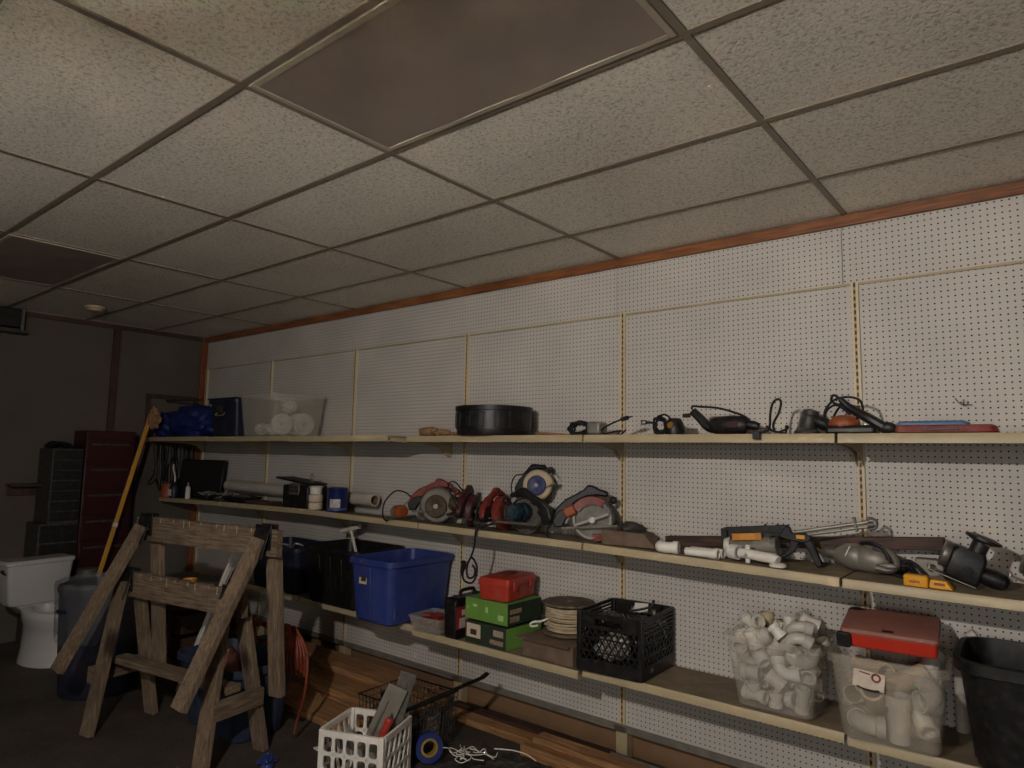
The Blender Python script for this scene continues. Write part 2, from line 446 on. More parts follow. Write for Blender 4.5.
# trims
mb = MB(); mb.bb(X0, X1, -.022, .002, 2.713, ZC - .002)
struct(mb.build('trim_1', M_['pine'], bevel=.003))
mb = MB(); mb.bb(X0, X0 + .02, -.065, 0, 0, 2.712)
struct(mb.build('trim_2', M_['pinez']))
mb = MB(); mb.bb(X0, X0 + .02, -.90, -.84, 0, 2.722)
struct(mb.build('trim_3', M_['darkwood']))
mb = MB(); mb.bb(X0, X0 + .02, -1.83, -1.77, 0, 2.722)
struct(mb.build('trim_4', M_['darkwood']))
mb = MB(); mb.bb(X0, X0 + .022, Y0, -.065, 2.722, ZC - .006)
struct(mb.build('trim_5', M_['darkwood']))

# ------------------------------------------------------------------ ceiling fittings
def troffer(x0, y1, label, first=None):
    if first: return dup(first, (x0 + BAY / 2, y1 - BAY / 4, ZC), 0, label)
    t = thing('ceiling_light', label, 'ceiling light', (x0 + BAY / 2, y1 - BAY / 4, ZC), 0, 'ceiling lights')
    hx, hy = BAY / 2 - .014, BAY / 4 - .014
    f = MB()
    for sx in (-1, 1):
        f.bb(min(sx * hx, sx * (hx - .022)), max(sx * hx, sx * (hx - .022)), -hy, hy, -.008, .0015)
        f.bb(-hx + .022, hx - .022, min(sx * hy, sx * (hy - .022)), max(sx * hy, sx * (hy - .022)), -.008, .0015)
    f.build('frame', M_['lensframe'], t, bevel=.002)
    l = MB()
    n, mm = 14, 8
    g = [[l.bm.verts.new((-hx + .02 + (2 * hx - .04) * i / n, -hy + .02 + (2 * hy - .04) * j / mm, -.006 + .002 * math.sin(i * 1.3) * math.sin(j))) for j in range(mm + 1)] for i in range(n + 1)]
    for i in range(n):
        for j in range(mm): l._face([g[i][j], g[i + 1][j], g[i + 1][j + 1], g[i][j + 1]])
    l.build('diffuser', M_['lens'], t)
    return t
tr = troffer(-BAY, -(GY + BAY), 'unlit fluorescent ceiling panel nearest the camera with grey lens')
troffer(-4 * BAY, -(GY + BAY), 'unlit dark ceiling panel near the far dim corner', tr)
t = thing('smoke_detector', 'round white smoke detector on ceiling tile near far wall', 'smoke detector', (-5.37, -1.325, ZC - .006))
MB().lathe([(0, 0), (.075, 0), (.075, -.012), (.07, -.02), (0, -.02)], 28).build('base', M_['pvctan'], t)
MB().lathe([(.06, -.02), (.055, -.035), (.03, -.042), (0, -.043)], 28).build('cover', M_['pvctan'], t)
t = thing('wall_bracket', 'grey metal box bracket high on far wall at left edge', 'bracket', (X0 + .022, -1.73, 2.55))
MB().bb(0, .14, -.13, .11, 0, .02).build('shelf_plate', M_['darkgrey'], t, bevel=.004)
MB().bb(0, .09, .075, .1, .02, .21).build('side_plate', M_['dullsteel'], t, bevel=.003)
MB().bb(0, .09, -.13, .075, .05, .21).build('housing', M_['black'], t, bevel=.006)

# ------------------------------------------------------------------ shelving
UX = .031
gon = thing('shelving_unit', 'long cream pegboard shelving with slotted uprights and three shelf tiers', 'shelving', (0, 0, 0))
ux = [UX + k * BAY for k in range(-5, 3)]
for i, x in enumerate(ux):
    if i == 0: x += .02
    MB().bb(-.016, .016, -.022, 0, .03, 2.439).build('upright', M_['upright'], gon, (x, 0, 0))
    MB().bb(-.034, .034, -.028, .038, 0, .140).build('foot', M_['cream'], gon, (x, 0, 0), bevel=.004)
for a, b in zip(ux, ux[1:]):
    if b > X1: continue
    MB().bb(a + .012, b - .012, -.006, 0, .165, 2.425).build('back_panel', M_['peg'], gon)
    MB().bb(a + .0, b - .0, -.016, -.0, 2.425, 2.437).build('top_rail', M_['cream'], gon, bevel=.002)
    p = MB(); p.bb(a + .017, b - .017, -.03, -.006, .15, .172); p.bb(a + .017, b - .017, -.034, -.004, .142, .152)
    p.build('base_rail', M_['alu'], gon, bevel=.002)
    MB().bb(b - .035, b + .035, -.045, -.022, .145, .178).build('rail_clip', M_['steel'], gon, bevel=.003)

SHELVES = []
def shelf(a, b, zb, zf0, zf1, d, lip=.036, tier='U'):
    """one steel shelf: dusty top sloping from the back edge to the front lip, rolled cream lip, two end brackets"""
    SHELVES.append((tier, a, b, zb, zf0, zf1, d))
    s = MB(); t = .012
    A = [(a, -.024, zb), (b, -.024, zb), (b, -d, zf1), (a, -d, zf0)]
    nx, vs = 16, []
    for i in range(nx + 1):
        x = a + (b - a) * i / nx; zf = zf0 + (zf1 - zf0) * i / nx
        vs.append(s.verts([(x, -.024, zb), (x, -d, zf), (x, -d, zf - t), (x, -.024, zb - t)]))
    for p, q in zip(vs, vs[1:]):
        for k in range(4): s._face([p[k], q[k], q[(k + 1) % 4], p[(k + 1) % 4]])
    s._face(vs[0]); s._face(vs[-1][::-1])
    o = s.build('shelf', [M_['shelftop']], gon)
    f = MB()
    prof = [(-d + .004, .001), (-d - .004, .002), (-d - .009, -.004), (-d - .009, -lip), (-d - .003, -lip - .002), (-d + .014, -lip - .002), (-d + .014, -lip + .004), (-d + .004, -lip + .006)]
    va = f.verts([(a + .002, y, zf0 + z) for y, z in prof]); vb = f.verts([(b - .002, y, zf1 + z) for y, z in prof])
    n = len(prof)
    for i in range(n): f._face([va[i], va[(i + 1) % n], vb[(i + 1) % n], vb[i]])
    f._face(va); f._face(vb[::-1])
    f.build('front_lip', M_['cream'], o, angle=50)
    for x, zf in ((a + .008, zf0), (b - .008, zf1)):
        M = Matrix(((0, 0, 1, x), (-1, 0, 0, 0), (0, 1, 0, 0), (0, 0, 0, 1)))
        zz = zb - t
        MB().prism([(.022, zz), (.022, zz - .115), (.05, zz - .10), (.10, zz - .055), (.20, zz - .035), (d - .02, zf - .034), (d - .02, zf - t)], .003, M).build('bracket', M_['cream'], o)
    return o
E5 = ux
for i in range(7):
    a, b = E5[i], E5[i + 1]
    if i == 0: a += .055
    ex = .004
    # upper tier
    shelf(a + (ex if i != 3 else -.13), min(b, X1 - .01) - (ex if i != 2 else .14), 1.715, 1.722 - (.004 if i < 3 else 0), 1.722, .42 if i > 2 else .57, .036, 'U')
    zf = {0: (1.150, 1.172), 1: (1.172, 1.188), 2: (1.188, 1.180), 3: (1.180, 1.172), 4: (1.172, 1.150), 5: (1.148, 1.140), 6: (1.14, 1.14)}[i]
    shelf(a + ex, min(b, X1 - .01) - ex, 1.152, zf[0], zf[1], .415, .034, 'M')
    if i >= 1:
        if i == 1: a = b - .80
        zl = {1: (.556, .556), 2: (.556, .556), 3: (.545, .545), 4: (.556, .56), 5: (.556, .56), 6: (.56, .56)}[i]
        shelf(a + ex, min(b, X1 - .01) - ex, .547, zl[0], zl[1], .44 if i == 3 else .415, .036, 'L')
# ------------------------------------------------------------------ shared shapes
def rr(hx, hy, r, n=5):
    """rounded rectangle loop"""
    o = []
    for cx, cy, a0 in ((hx - r, hy - r, 0), (-hx + r, hy - r, 90), (-hx + r, -hy + r, 180), (hx - r, -hy + r, 270)):
        for i in range(n + 1):
            a = R(a0 + 90 * i / n); o.append((cx + r * math.cos(a), cy + r * math.sin(a)))
    return o
def loft(mb, loops, cap0=True, cap1=True, M=None):
    vs = [mb.verts([(x, y, z) for x, y in pts], M) for pts, z in loops]
    n = len(vs[0])
    for a, b in zip(vs, vs[1:]):
        for i in range(n): mb._face([a[i], a[(i + 1) % n], b[(i + 1) % n], b[i]])
    if cap0: mb._face(vs[0][::-1])
    if cap1: mb._face(vs[-1])
    return mb
def tub(W, D, H, taper=.04, r=.05, wall=.005, rim=.014, rimh=.03, ribs=True, open_bottom=False):
    """open moulded tote: tapered walls, rolled rim, real inside"""
    mb = MB(); w, d = W / 2, D / 2
    def L(k, off, z): return (rr(w - taper * (1 - k) + off, d - taper * (1 - k) + off, max(.008, r + off)), z)
    loft(mb, [L(0, -.012, 0), L(0, 0, .012), L(.9, 0, H * .9), L((H - rimh) / H, 0, H - rimh), L(1, rim, H - rimh), L(1, rim, H - .004), L(1, rim - .004, H), L(1, -wall, H), L(.9, -wall, H * .9), L(0, -wall, wall + .012), L(0, -wall - .01, wall)])
    return mb
def tub_ribs(t, m, W, D, H, taper, faces='f', n=2, w=.05, th=.008, z0=.02, z1=None):
    """raised vertical ribs on the chosen sides of a tote (f, b, l, r), each a part of its own"""
    z1 = z1 or H * .84; k0, k1 = taper * (1 - z0 / H), taper * (1 - z1 / H)
    for f in faces:
        for i in range(n):
            u = (i + 1) / (n + 1) - .5; s = -1 if f in 'fl' else 1; mb = MB()
            if f in 'fb': x = u * (W - 2 * taper - .06); mb.bar((x, s * (D / 2 - k0 + .001), z0), (x, s * (D / 2 - k1 + .001), z1), w, th, (0, 1, 0))
            else: y = u * (D - 2 * taper - .06); mb.bar((s * (W / 2 - k0 + .001), y, z0), (s * (W / 2 - k1 + .001), y, z1), th, w, (0, 1, 0))
            mb.build('rib', m, t, bevel=.003)
def cord(parent, pts, r=.0042, name='cord', m=None, sub=6, seg=7):
    return MB().tube(pts, r, seg, sub).build(name, m or M_['blackmatte'], parent, angle=60)
def coil(cx, cy, cz, rx, rz, n, r=.0042, seed=1, ax='y', wob=.012, sub=4):
    """points of a loosely wound coil lying in the plane facing axis ax"""
    g = random.Random(seed); pts = []
    for i in range(int(n * 8)):
        a = 2 * PI * i / 8; k = g.uniform(.55, 1.15)
        u, v, w = rx * math.cos(a) * k, rz * math.sin(a) * k, g.uniform(-wob, wob)
        pts.append({'y': (cx + u, cy + w, cz + v), 'x': (cx + w, cy + u, cz + v), 'z': (cx + u, cy + v, cz + w)}[ax])
    return pts
def clear_plastic(name, rgb=(214, 208, 196), a=.35):
    """frosted translucent polypropylene: you can see dimly what lies inside"""
    m, nt, N, L, b = nodes_of(name)
    nz = N.new('ShaderNodeTexNoise'); nz.inputs['Scale'].default_value = 9; nz.inputs['Detail'].default_value = 5
    tc = N.new('ShaderNodeTexCoord'); L.new(tc.outputs['Object'], nz.inputs['Vector'])
    cr = N.new('ShaderNodeValToRGB'); cr.color_ramp.elements[0].position = .3; cr.color_ramp.elements[1].position = .75
    cr.color_ramp.elements[0].color = (a * .75,) * 3 + (1,); cr.color_ramp.elements[1].color = (min(1, a * 1.25),) * 3 + (1,)
    L.new(nz.outputs['Fac'], cr.inputs['Fac']); L.new(cr.outputs['Color'], b.inputs['Alpha'])
    b.inputs['Base Color'].default_value = (*lin(rgb), 1); b.inputs['Roughness'].default_value = .3
    return m
M_['frost'] = clear_plastic('frosted_clear_plastic', (206, 198, 184), .19)
M_['frost2'] = clear_plastic('milky_clear_plastic', (200, 190, 172), .21)
M_['frost3'] = clear_plastic('cloudy_tote_plastic', (190, 184, 170), .29)
M_['film'] = clear_plastic('grey_plastic_film', (120, 120, 122), .35)

def saw(name, label, loc, rot, body, guard, handle, ring=False, cap=None, cordpts=None, sc=1.12, window='dullsteel'):
    """circular saw: shoe along local x, blade in the xz plane at y = 0, motor towards +y"""
    t = thing(name, label, 'circular saw', loc, rot, 'circular saws on the middle shelf')
    t.scale = (sc, sc, sc)
    zc, blade, R0, R1 = .040, .090, .108, .100
    s = MB(); s.bb(-.15, .13, -.035, -.012, 0, .003); s.bb(-.15, .13, .030, .13, 0, .003); s.bb(-.15, -.11, -.012, .030, 0, .003); s.bb(.105, .13, -.012, .030, 0, .003); s.bb(-.15, .13, .127, .13, .003, .014); s.bb(-.15, .13, -.035, -.032, .003, .012)
    s.build('base_plate', M_['dullsteel'], t, bevel=.001)
    V = lambda y, a=0: Matrix.Translation((0, y, zc)) @ Matrix.Rotation(R(90), 4, 'X') @ Matrix.Rotation(R(a), 4, 'Z')
    n = 44; b = MB(); pts = []
    for i in range(n):
        a = 2 * PI * i / n; pts += [(blade * math.cos(a), blade * math.sin(a)), ((blade - .005) * math.cos(a + .07), (blade - .005) * math.sin(a + .07))]
    b.prism(pts, .002, V(0)); b.build('blade', M_['dullsteel'], t)
    g = MB(); ri = .084 if ring else .03
    g.lathe([(ri, .030), (ri, .034), (R0 - .012, .034), (R0, .026), (R0, -.012), (R0 - .004, -.012), (R0 - .004, .024), (R0 - .014, .030), (ri, .030)], 30, V(.016, -12), arc=R(208)).build('upper_guard', guard, t)
    lo = MB(); ri = .082 if ring else .030
    lo.lathe([(ri, .016), (ri, .020), (R1 - .008, .020), (R1, .012), (R1, -.010), (R1 - .003, -.010), (R1 - .003, .010), (R1 - .010, .016), (ri, .016)], 26, V(.0, 168), arc=R(205)).build('lower_guard', M_['alu'] if ring else guard, t)
    if not ring:
        MB().lathe([(.012, .0355), (.064, .0355), (.068, .039), (.064, .0425), (.02, .0425), (.012, .040)], 30, V(.0)).build('guard_window', M_[window], t)
    MB().cyl((0, -.046, zc), (0, .02, zc), .014, seg=16).cyl((0, -.052, zc), (0, -.046, zc), .009, seg=6).build('arbor', M_['steel'], t)
    if ring: MB().bar((-.08, -.040, zc - .02), (.08, -.040, zc + .025), .012, .004, (0, 1, 0)).build('blade_wrench', M_['alu'], t)
    mo = MB(); mo.lathe([(0, 0), (.046, 0), (.050, .01), (.050, .05), (.043, .06), (.046, .075), (.046, .115), (.038, .135), (0, .138)], 22, Matrix.Translation((.0, .022, zc + .028)) @ Matrix.Rotation(R(-90), 4, 'X'))
    for i in range(8):
        a = 2 * PI * i / 8; mo.bar((.047 * math.cos(a), .125, zc + .028 + .047 * math.sin(a)), (.040 * math.cos(a), .152, zc + .028 + .040 * math.sin(a)), .01, .006)
    mo.build('motor', body, t)
    XZ = Matrix.Translation((0, .045, zc)) @ Matrix.Rotation(R(90), 4, 'X')
    h = MB(); h.prism([(-.185, -.030), (-.200, .0), (-.178, .055), (-.13, .098), (-.075, .122), (-.035, .142), (-.015, .164), (.012, .160), (.05, .138), (.085, .125), (.08, .10), (.03, .110), (-.02, .108), (-.075, .085), (-.115, .045), (-.128, .0), (-.150, -.03)], .036, XZ)
    h.build('handle', handle, t, bevel=.009, bseg=3)
    MB().prism([(-.187, -.034), (-.148, -.034), (-.13, .0), (-.10, .030), (-.125, .06), (-.165, .045), (-.197, .0)], .040, XZ).build('rubber_grip', M_['black'], t, bevel=.006)
    MB().prism([(-.075, .088), (-.05, .096), (-.055, .07), (-.07, .072)], .014, XZ).build('trigger', M_['black'], t, bevel=.002)
    k = MB(); k.cyl((.075, .06, zc + .055), (.098, .06, zc + .075), .012, .010); k.sphere((.106, .06, zc + .083), (.019, .019, .019), 14)
    k.build('front_knob', handle, t)
    if cap:
        c = MB(); c.lathe([(.072, .036), (.072, .042), (R0 + .001, .040), (R0 + .004, .030), (R0 + .004, -.01), (R0 + .001, -.01), (R0 + .001, .034), (.072, .036)], 16, V(.016, 50), arc=R(95)); c.build('guard_cap', cap, t)
        MB().box((-.105, -.02, zc + .045), (.06, .04, .05), (0, R(-20), 0)).build('depth_lever', M_['orange'], t, bevel=.01)
    if cordpts: cord(t, cordpts, .0048)
    return t
# ------------------------------------------------------------------ upper shelf
ZU = 1.722
# blue tarp bundle
t = thing('tarp', 'crumpled blue tarp bundle heaped at the far end of the top shelf', 'tarp', (-5.60, -.33, ZU))
b = MB(); b.blob((.02, 0, .13), (.34, .20, .17), .28, 2.2, 3, 4, flat=.0); b.blob((.14, -.05, .13), (.32, .17, .165), .3, 2.6, 8, 4, flat=.0)
b.build('fold_heap', M_['tarp'], t, angle=75)
b = MB(); b.blob((-.30, -.10, .115), (.13, .12, .135), .3, 3, 5, 4, flat=.0); b.build('bunched_end', M_['tarp'], t, angle=75)
t = thing('wooden_stake', 'dark wooden stake lying across the blue tarp on top shelf', 'stake', (-5.58, -.36, ZU + .35), (0, 0, R(6)))
MB().bar((-.44, 0, .012), (.12, .01, .0), .028, .018).build('shaft', M_['darkwood'], t, bevel=.002)
MB().cyl((-.47, 0, .0125), (-.43, 0, .012), .006, .02, 8).build('pointed_tip', M_['darkwood'], t)
# picture frame behind the tarp
t = thing('picture', 'brown empty wooden frame leaning on far wall behind the blue tarp', 'picture frame', (-6.085, -.32, ZU), (0, R(-4), 0))
for s in (-1, 1):
    MB().bb(0, .02, s * .23 - .02, s * .23 + .02, 0, .42).build('upright_rail', M_['darkwood'], t, bevel=.003)
for z in (.02, .40): MB().bb(.0005, .0195, -.21, .21, z - .02, z + .02).build('cross_rail', M_['darkwood'], t, bevel=.003)
# small blue tote
t = thing('storage_tote', 'small dark blue tote between blue tarp and clear tote', 'tote', (-4.74, -.32, ZU))
tub(.44, .40, .315, .03, .035).build('body', M_['navy'], t)
MB().bb(-.235, .235, -.215, .215, .3155, .328).build('lid', M_['navy'], t, bevel=.008)
h = MB(); h.tube([(-.06, -.205, .20), (-.06, -.222, .18), (.06, -.222, .18), (.06, -.205, .20)], .006, 6, 3); h.build('handle', M_['alu'], t)
MB().bb(-.05, .05, -.2205, -.2165, .20, .255).build('label_card', M_['darkgrey'], t)
# clear tote of white pipe ends
t = thing('clear_tote', 'large clear plastic tote full of white round plates on top shelf', 'tote', (-4.17, -.305, ZU))
tub(.52, .48, .335, .03, .04, .004, .012, .02).build('body', M_['frost3'], t)
for s in (-1, 1): MB().tube([(-.09, s * .236, .27), (-.09, s * .258, .265), (.09, s * .258, .265), (.09, s * .236, .27)], .006, 6, 3).build('handle', M_['frost2'], t)
def plate(loc, rot, r, label):
    q = thing('ribbed_disc', label, 'plastic disc', loc, rot, 'white discs in the clear tote')
    MB().lathe([(0, 0), (r, 0), (r, .012), (r * .93, .016), (r * .88, .01), (r * .62, .01), (r * .58, .02), (r * .5, .022), (0, .018)], 28).build('disc', M_['white'], q)
    g = MB()
    for i in range(18):
        a = 2 * PI * i / 18; g.bar((r * .64 * math.cos(a), r * .64 * math.sin(a), .014), (r * .9 * math.cos(a), r * .9 * math.sin(a), .014), .006, .01)
    g.build('ribs', M_['white'], q); MB().lathe([(0, .018), (r * .2, .018), (r * .16, .035), (0, .036)], 20).build('hub', M_['pvcdirty'], q)
plate((-4.03, -.395, ZU + .102), (R(90), 0, R(72)), .083, 'left of the two white ribbed discs upright inside the clear tote')
plate((-4.03, -.20, ZU + .108), (R(90), 0, R(75)), .09, 'right of the two white ribbed discs upright inside the clear tote')
plate((-4.11, -.205, ZU + .108), (R(90), 0, R(75)), .088, 'white ribbed disc half hidden behind the right upright disc')
for i, (x, y, z, a) in enumerate([(-4.30, -.40, .065, 20), (-4.29, -.21, .07, 80), (-4.15, -.40, .065, 140), (-4.10, -.29, .245, 35)]):
    q = thing('packing_paper', ['crumpled white paper at the tote front left corner', 'crumpled white paper at the back of the clear tote', 'crumpled white paper behind the left disc', 'crumpled white paper lying over the white discs'][i], 'paper', (x, y, ZU + z), R(a))
    MB().blob((0, 0, 0), (.058, .056, .045), .4, 3.2, i + 11, 3).build('crumple', M_['white'], q, angle=20)
# glove, dowel, black drum
t = thing('work_glove', 'tan crumpled leather work glove left of the black round tub', 'glove', (-2.33, -.34, ZU), R(-6))
b = MB(); b.blob((-.10, 0, .03), (.085, .05, .033), .35, 3, 2, 3, flat=.002); b.build('cuff', M_['leather'], t, angle=60)
b = MB(); b.blob((.03, 0, .022), (.08, .045, .022), .3, 3, 6, 3, flat=.002); b.build('palm', M_['leather'], t, angle=60)
for i in range(4): MB().tube([(.08, -.03 + .02 * i, .02), (.13, -.035 + .022 * i, .018), (.17 - .02 * abs(i - 1.5), -.036 + .023 * i, .010)], lambda u: .0105 - .003 * u, 7, 4).build('finger', M_['leather'], t)
MB().tube([(.0, -.04, .02), (.05, -.07, .02), (.085, -.075, .012)], lambda u: .012 - .003 * u, 7, 4).build('thumb', M_['leather'], t)
t = thing('round_tub', 'black round shallow plastic tub on the top shelf', 'tub', (-1.94, -.262, ZU))
b = MB(); b.lathe([(0, 0), (.216, 0), (.222, .012), (.224, .035), (.229, .037), (.231, .145), (.235, .148), (.237, .172), (.228, .176), (.224, .172), (.220, .02), (0, .016)], 48); b.build('body', M_['black'], t)
for i in range(16):
    a = 2 * PI * i / 16; MB().box((.230 * math.cos(a), .230 * math.sin(a), .092), (.01, .034, .09), (0, 0, a)).build('side_rib', M_['black'], t, bevel=.002)
t = thing('wooden_dowel', 'thin tan stick lying behind the black tub on top shelf', 'stick', (-1.63, -.13, ZU))
MB().cyl((-.085, .0, .03), (.25, -.06, .0095), .009, seg=10).build('shaft', M_['leather'], t); MB().sphere((.25, -.06, .0095), .0094, 10).build('rounded_end', M_['wire'], t)
# corded tools
t = thing('palm_sander', 'grey palm sander with black cord wound round it left on top shelf', 'power tool', (-1.19, -.30, ZU))
b = MB(); b.bb(-.03, .05, -.045, .045, .008, .075); b.build('body', M_['alu'], t, bevel=.012); MB().bb(-.035, .055, -.05, .05, 0, .0078).build('sanding_pad', M_['darkgrey'], t, bevel=.001)
cord(t, coil(-.095, -.01, .042, .068, .036, 12, seed=3), .0058); cord(t, [(.05, -.02, .03), (.08, -.05, .04), (.12, -.05, .06), (.19, -.05, .085)], .005)
MB().bar((.185, -.05, .083), (.225, -.05, .092), .014, .02).cyl((.222, -.055, .091), (.245, -.055, .097), .003, seg=6).cyl((.222, -.045, .091), (.245, -.045, .097), .003, seg=6).build('plug', M_['black'], t)
cord(t, [(.04, .0, .02), (.10, -.06, .012), (.14, .02, .03), (.17, -.07, .006), (.21, -.09, .008), (.235, -.09, .03)], .004)
t = thing('rotary_sander', 'small black sander with brass disc and coiled cord on top shelf', 'power tool', (-.735, -.30, ZU))
b = MB(); b.lathe([(0, 0), (.045, 0), (.05, .03), (.044, .06), (.03, .085), (0, .09)], 20, Matrix.Translation((0, 0, 0))); b.build('body', M_['black'], t)
MB().cyl((.0, -.052, .05), (.0, -.03, .05), .015, .02).build('badge', M_['brass'], t)
cord(t, coil(-.075, .0, .052, .038, .045, 7, seed=9), .005); cord(t, [(-.10, 0, .09), (-.05, -.02, .105), (-.02, -.03, .095), (-.0, -.02, .07)], .005)
MB().bar((-.155, 0, .068), (-.115, 0, .066), .02, .012).bar((-.18, 0, .078), (-.15, 0, .076), .004, .006).bar((-.18, 0, .060), (-.15, 0, .062), .004, .006).bar((-.181, 0, .057), (-.181, 0, .081), .004, .005).build('plug', M_['black'], t)
t = thing('power_drill', 'black pistol grip drill lying with cord stretched over it', 'power tool', (-.52, -.31, ZU))
b = MB(); b.tube([(-.115, 0, .118), (-.08, 0, .085), (-.04, 0, .045), (.0, 0, .035)], lambda u: .02 + .006 * u, 10, 4); b.build('grip', M_['black'], t)
b = MB(); b.lathe([(0, 0), (.034, .0), (.042, .02), (.045, .07), (.048, .1), (.042, .15), (.03, .17), (0, .172)], 20, Matrix.Translation((-.02, 0, .048)) @ Matrix.Rotation(R(90), 4, 'Y')); b.build('motor_housing', M_['black'], t)
MB().box((.095, -.046, .05), (.05, .004, .026), (0, 0, 0)).build('red_badge', M_['redtin'], t)['label'] = 'dark red badge'
MB().lathe([(.02, 0), (.022, .03), (.016, .05), (0, .052)], 14, Matrix.Translation((.15, 0, .05)) @ Matrix.Rotation(R(100), 4, 'Y')).build('chuck', M_['black'], t)
MB().bb(-.165, -.13, -.012, .012, .088, .108).build('plug', M_['black'], t, bevel=.003)
cord(t, [(-.12, 0, .128), (-.112, -.005, .142), (-.07, -.01, .138), (.01, -.015, .13), (.09, -.02, .108), (.15, -.01, .08), (.185, -.005, .03)], .0055)
t = thing('cable_loop', 'tall thin loop of black cord standing up on top shelf', 'cord', (-.255, -.31, ZU))
cord(t, [(-.06, .0, .012), (-.02, 0, .03), (-.012, 0, .10), (.0, 0, .145), (.022, 0, .16), (.035, 0, .145), (.025, 0, .10), (.0, 0, .05), (.005, .02, .015), (.05, .03, .03), (.055, .0, .04), (.06, -.02, .012), (.05, -.03, .008), (0, -.02, .02), (-.03, 0, .04)], .0055, 'loop')
MB().bb(-.042, -.012, -.150, -.123, -.022, .012).build('clip', M_['black'], t, bevel=.002)
t = thing('angle_grinder', 'dusty grey upright motor of a grinder on top shelf', 'power tool', (-.12, -.15, ZU))
b = MB(); b.lathe([(0, 0), (.03, 0), (.036, .015), (.038, .06), (.033, .085), (.036, .09), (.034, .11), (0, .118)], 20, Matrix.Translation((-.04, 0, .004)) @ Matrix.Rotation(R(12), 4, 'Y')); b.build('motor', M_['darkgrey'], t)
b = MB(); b.lathe([(0, 0), (.026, 0), (.03, .03), (.024, .1), (.028, .13), (0, .135)], 16, Matrix.Translation((.0, 0, .065)) @ Matrix.Rotation(R(112), 4, 'Y')); b.build('handle', M_['black'], t)
b = MB(); b.lathe([(0, 0), (.05, 0), (.052, .014), (.03, .03), (0, .03)], 20, Matrix.Translation((-.03, -.03, .0)));  b.build('gear_head', M_['darkgrey'], t)
cord(t, [(.10, 0, .03), (.06, -.04, .008), (.10, -.05, .10), (.13, -.05, .125), (.17, -.04, .10), (.19, -.03, .03)], .005)
t = thing('belt_sander', 'rust orange sander under black cord loops on top shelf', 'power tool', (.055, -.27, ZU))
b = MB(); b.blob((-.03, 0, .052), (.062, .05, .035), .12, 2, 4, 3); b.build('housing', M_['orange'], t); b = MB(); b.bb(-.095, .10, -.05, .05, .0, .042); b.build('belt_frame', M_['black'], t, bevel=.014)
cord(t, [(-.09, .0, .04), (-.10, -.01, .09), (-.07, -.02, .125), (-.02, -.02, .13), (.03, -.02, .115), (.06, -.02, .075)], .005)
cord(t, [(-.10, .02, .03), (-.11, .02, .10), (-.075, .02, .15), (-.02, .02, .165), (.03, .02, .15), (.045, .0, .10), (.02, .0, .07)], .005)
t = thing('soldering_gun', 'black long handled tool slanting down onto red case', 'power tool', (.12, -.38, ZU))
b = MB(); b.tube([(-.085, .02, .148), (-.05, .02, .112), (-.01, .01, .085), (.03, 0, .06), (.075, 0, .03)], lambda u: .011 + .009 * math.sin(min(1, u * 1.3) * PI / 2), 10, 4); b.build('handle', M_['black'], t)
b = MB(); b.blob((.088, 0, .026), (.035, .022, .025), .1, 2, 3, 2, flat=.001); b.build('head', M_['black'], t)
cord(t, [(-.085, .02, .148), (-.11, .02, .165), (-.115, .01, .14), (-.08, .0, .115), (-.04, -.01, .08)], .0055)
t = thing('flat_red_case', 'flat red plastic case lying at the right end of top shelf', 'case', (.40, -.34, ZU))
loft(MB(), [(rr(.155, .07, .02), 0), (rr(.165, .08, .025), .006), (rr(.16, .075, .022), .028), (rr(.15, .065, .02), .033)]).build('shell', M_['red'], t)
MB().bb(-.07, .05, -.085, -.079, .012, .02).build('latch', M_['redtin'], t, bevel=.002)
t = thing('flat_blue_case', 'flat blue plastic case behind the flat red one', 'case', (.34, -.20, ZU))
loft(MB(), [(rr(.12, .045, .02), 0), (rr(.125, .05, .02), .006), (rr(.125, .05, .02), .052), (rr(.11, .04, .02), .06)]).build('shell', mat('light_blue_plastic', (72, 112, 150), .5, dust=.2), t)
MB().bb(-.05, .05, -.056, -.049, .02, .028).build('latch', M_['bluetool'], t, bevel=.002)
t = thing('peg_hook', 'small bent wire hook alone on the pegboard above the red and blue cases', 'hook', (.43, -.008, 1.855))
MB().tube([(0, .001, 0), (0, -.03, 0), (.004, -.045, .006), (.004, -.05, .02)], .003, 6, 4).build('prong', M_['dullsteel'], t); MB().tube([(-.03, -.004, .03), (-.01, -.006, .005), (.03, -.006, .0)], .0025, 6, 3).build('cross_wire', M_['dullsteel'], t)
# ------------------------------------------------------------------ middle shelf
ZM = 1.168
# far-left clutter
t = thing('monitor', 'black flat screen standing upright on the far end of middle shelf', 'monitor', (-5.68, -.20, 1.166), (R(-8), 0, R(22)))
MB().bb(-.25, .25, -.02, .02, .0, .36).build('back', M_['black'], t, bevel=.006); MB().bb(-.235, .235, -.0225, -.0205, .02, .345).build('screen', M_['blackmatte'], t)
t = thing('spray_bottle', 'dark bottle with white bent nozzle tube on middle shelf', 'bottle', (-5.80, -.38, 1.163))
MB().lathe([(0, 0), (.04, 0), (.042, .01), (.042, .10), (.025, .13), (.018, .135), (.018, .15), (0, .15)], 18).build('body', M_['navy'], t)
MB().tube([(0, 0, .15), (-.005, 0, .20), (-.03, 0, .24), (-.045, 0, .27), (-.045, 0, .31)], .007, 8, 4).build('nozzle', M_['white'], t); MB().bb(-.028, .028, -.0445, -.0405, .02, .08).build('label_sticker', M_['white'], t)
t = thing('white_tube', 'small white squeeze tube standing before the black screen', 'tube', (-5.55, -.37, 1.163))
MB().lathe([(0, 0), (.022, 0), (.024, .02), (.02, .10), (.012, .115), (0, .118)], 14).build('body', M_['white'], t); MB().cyl((0, 0, .118), (0, 0, .15), .01, .007, 10).build('cap', M_['alu'], t)
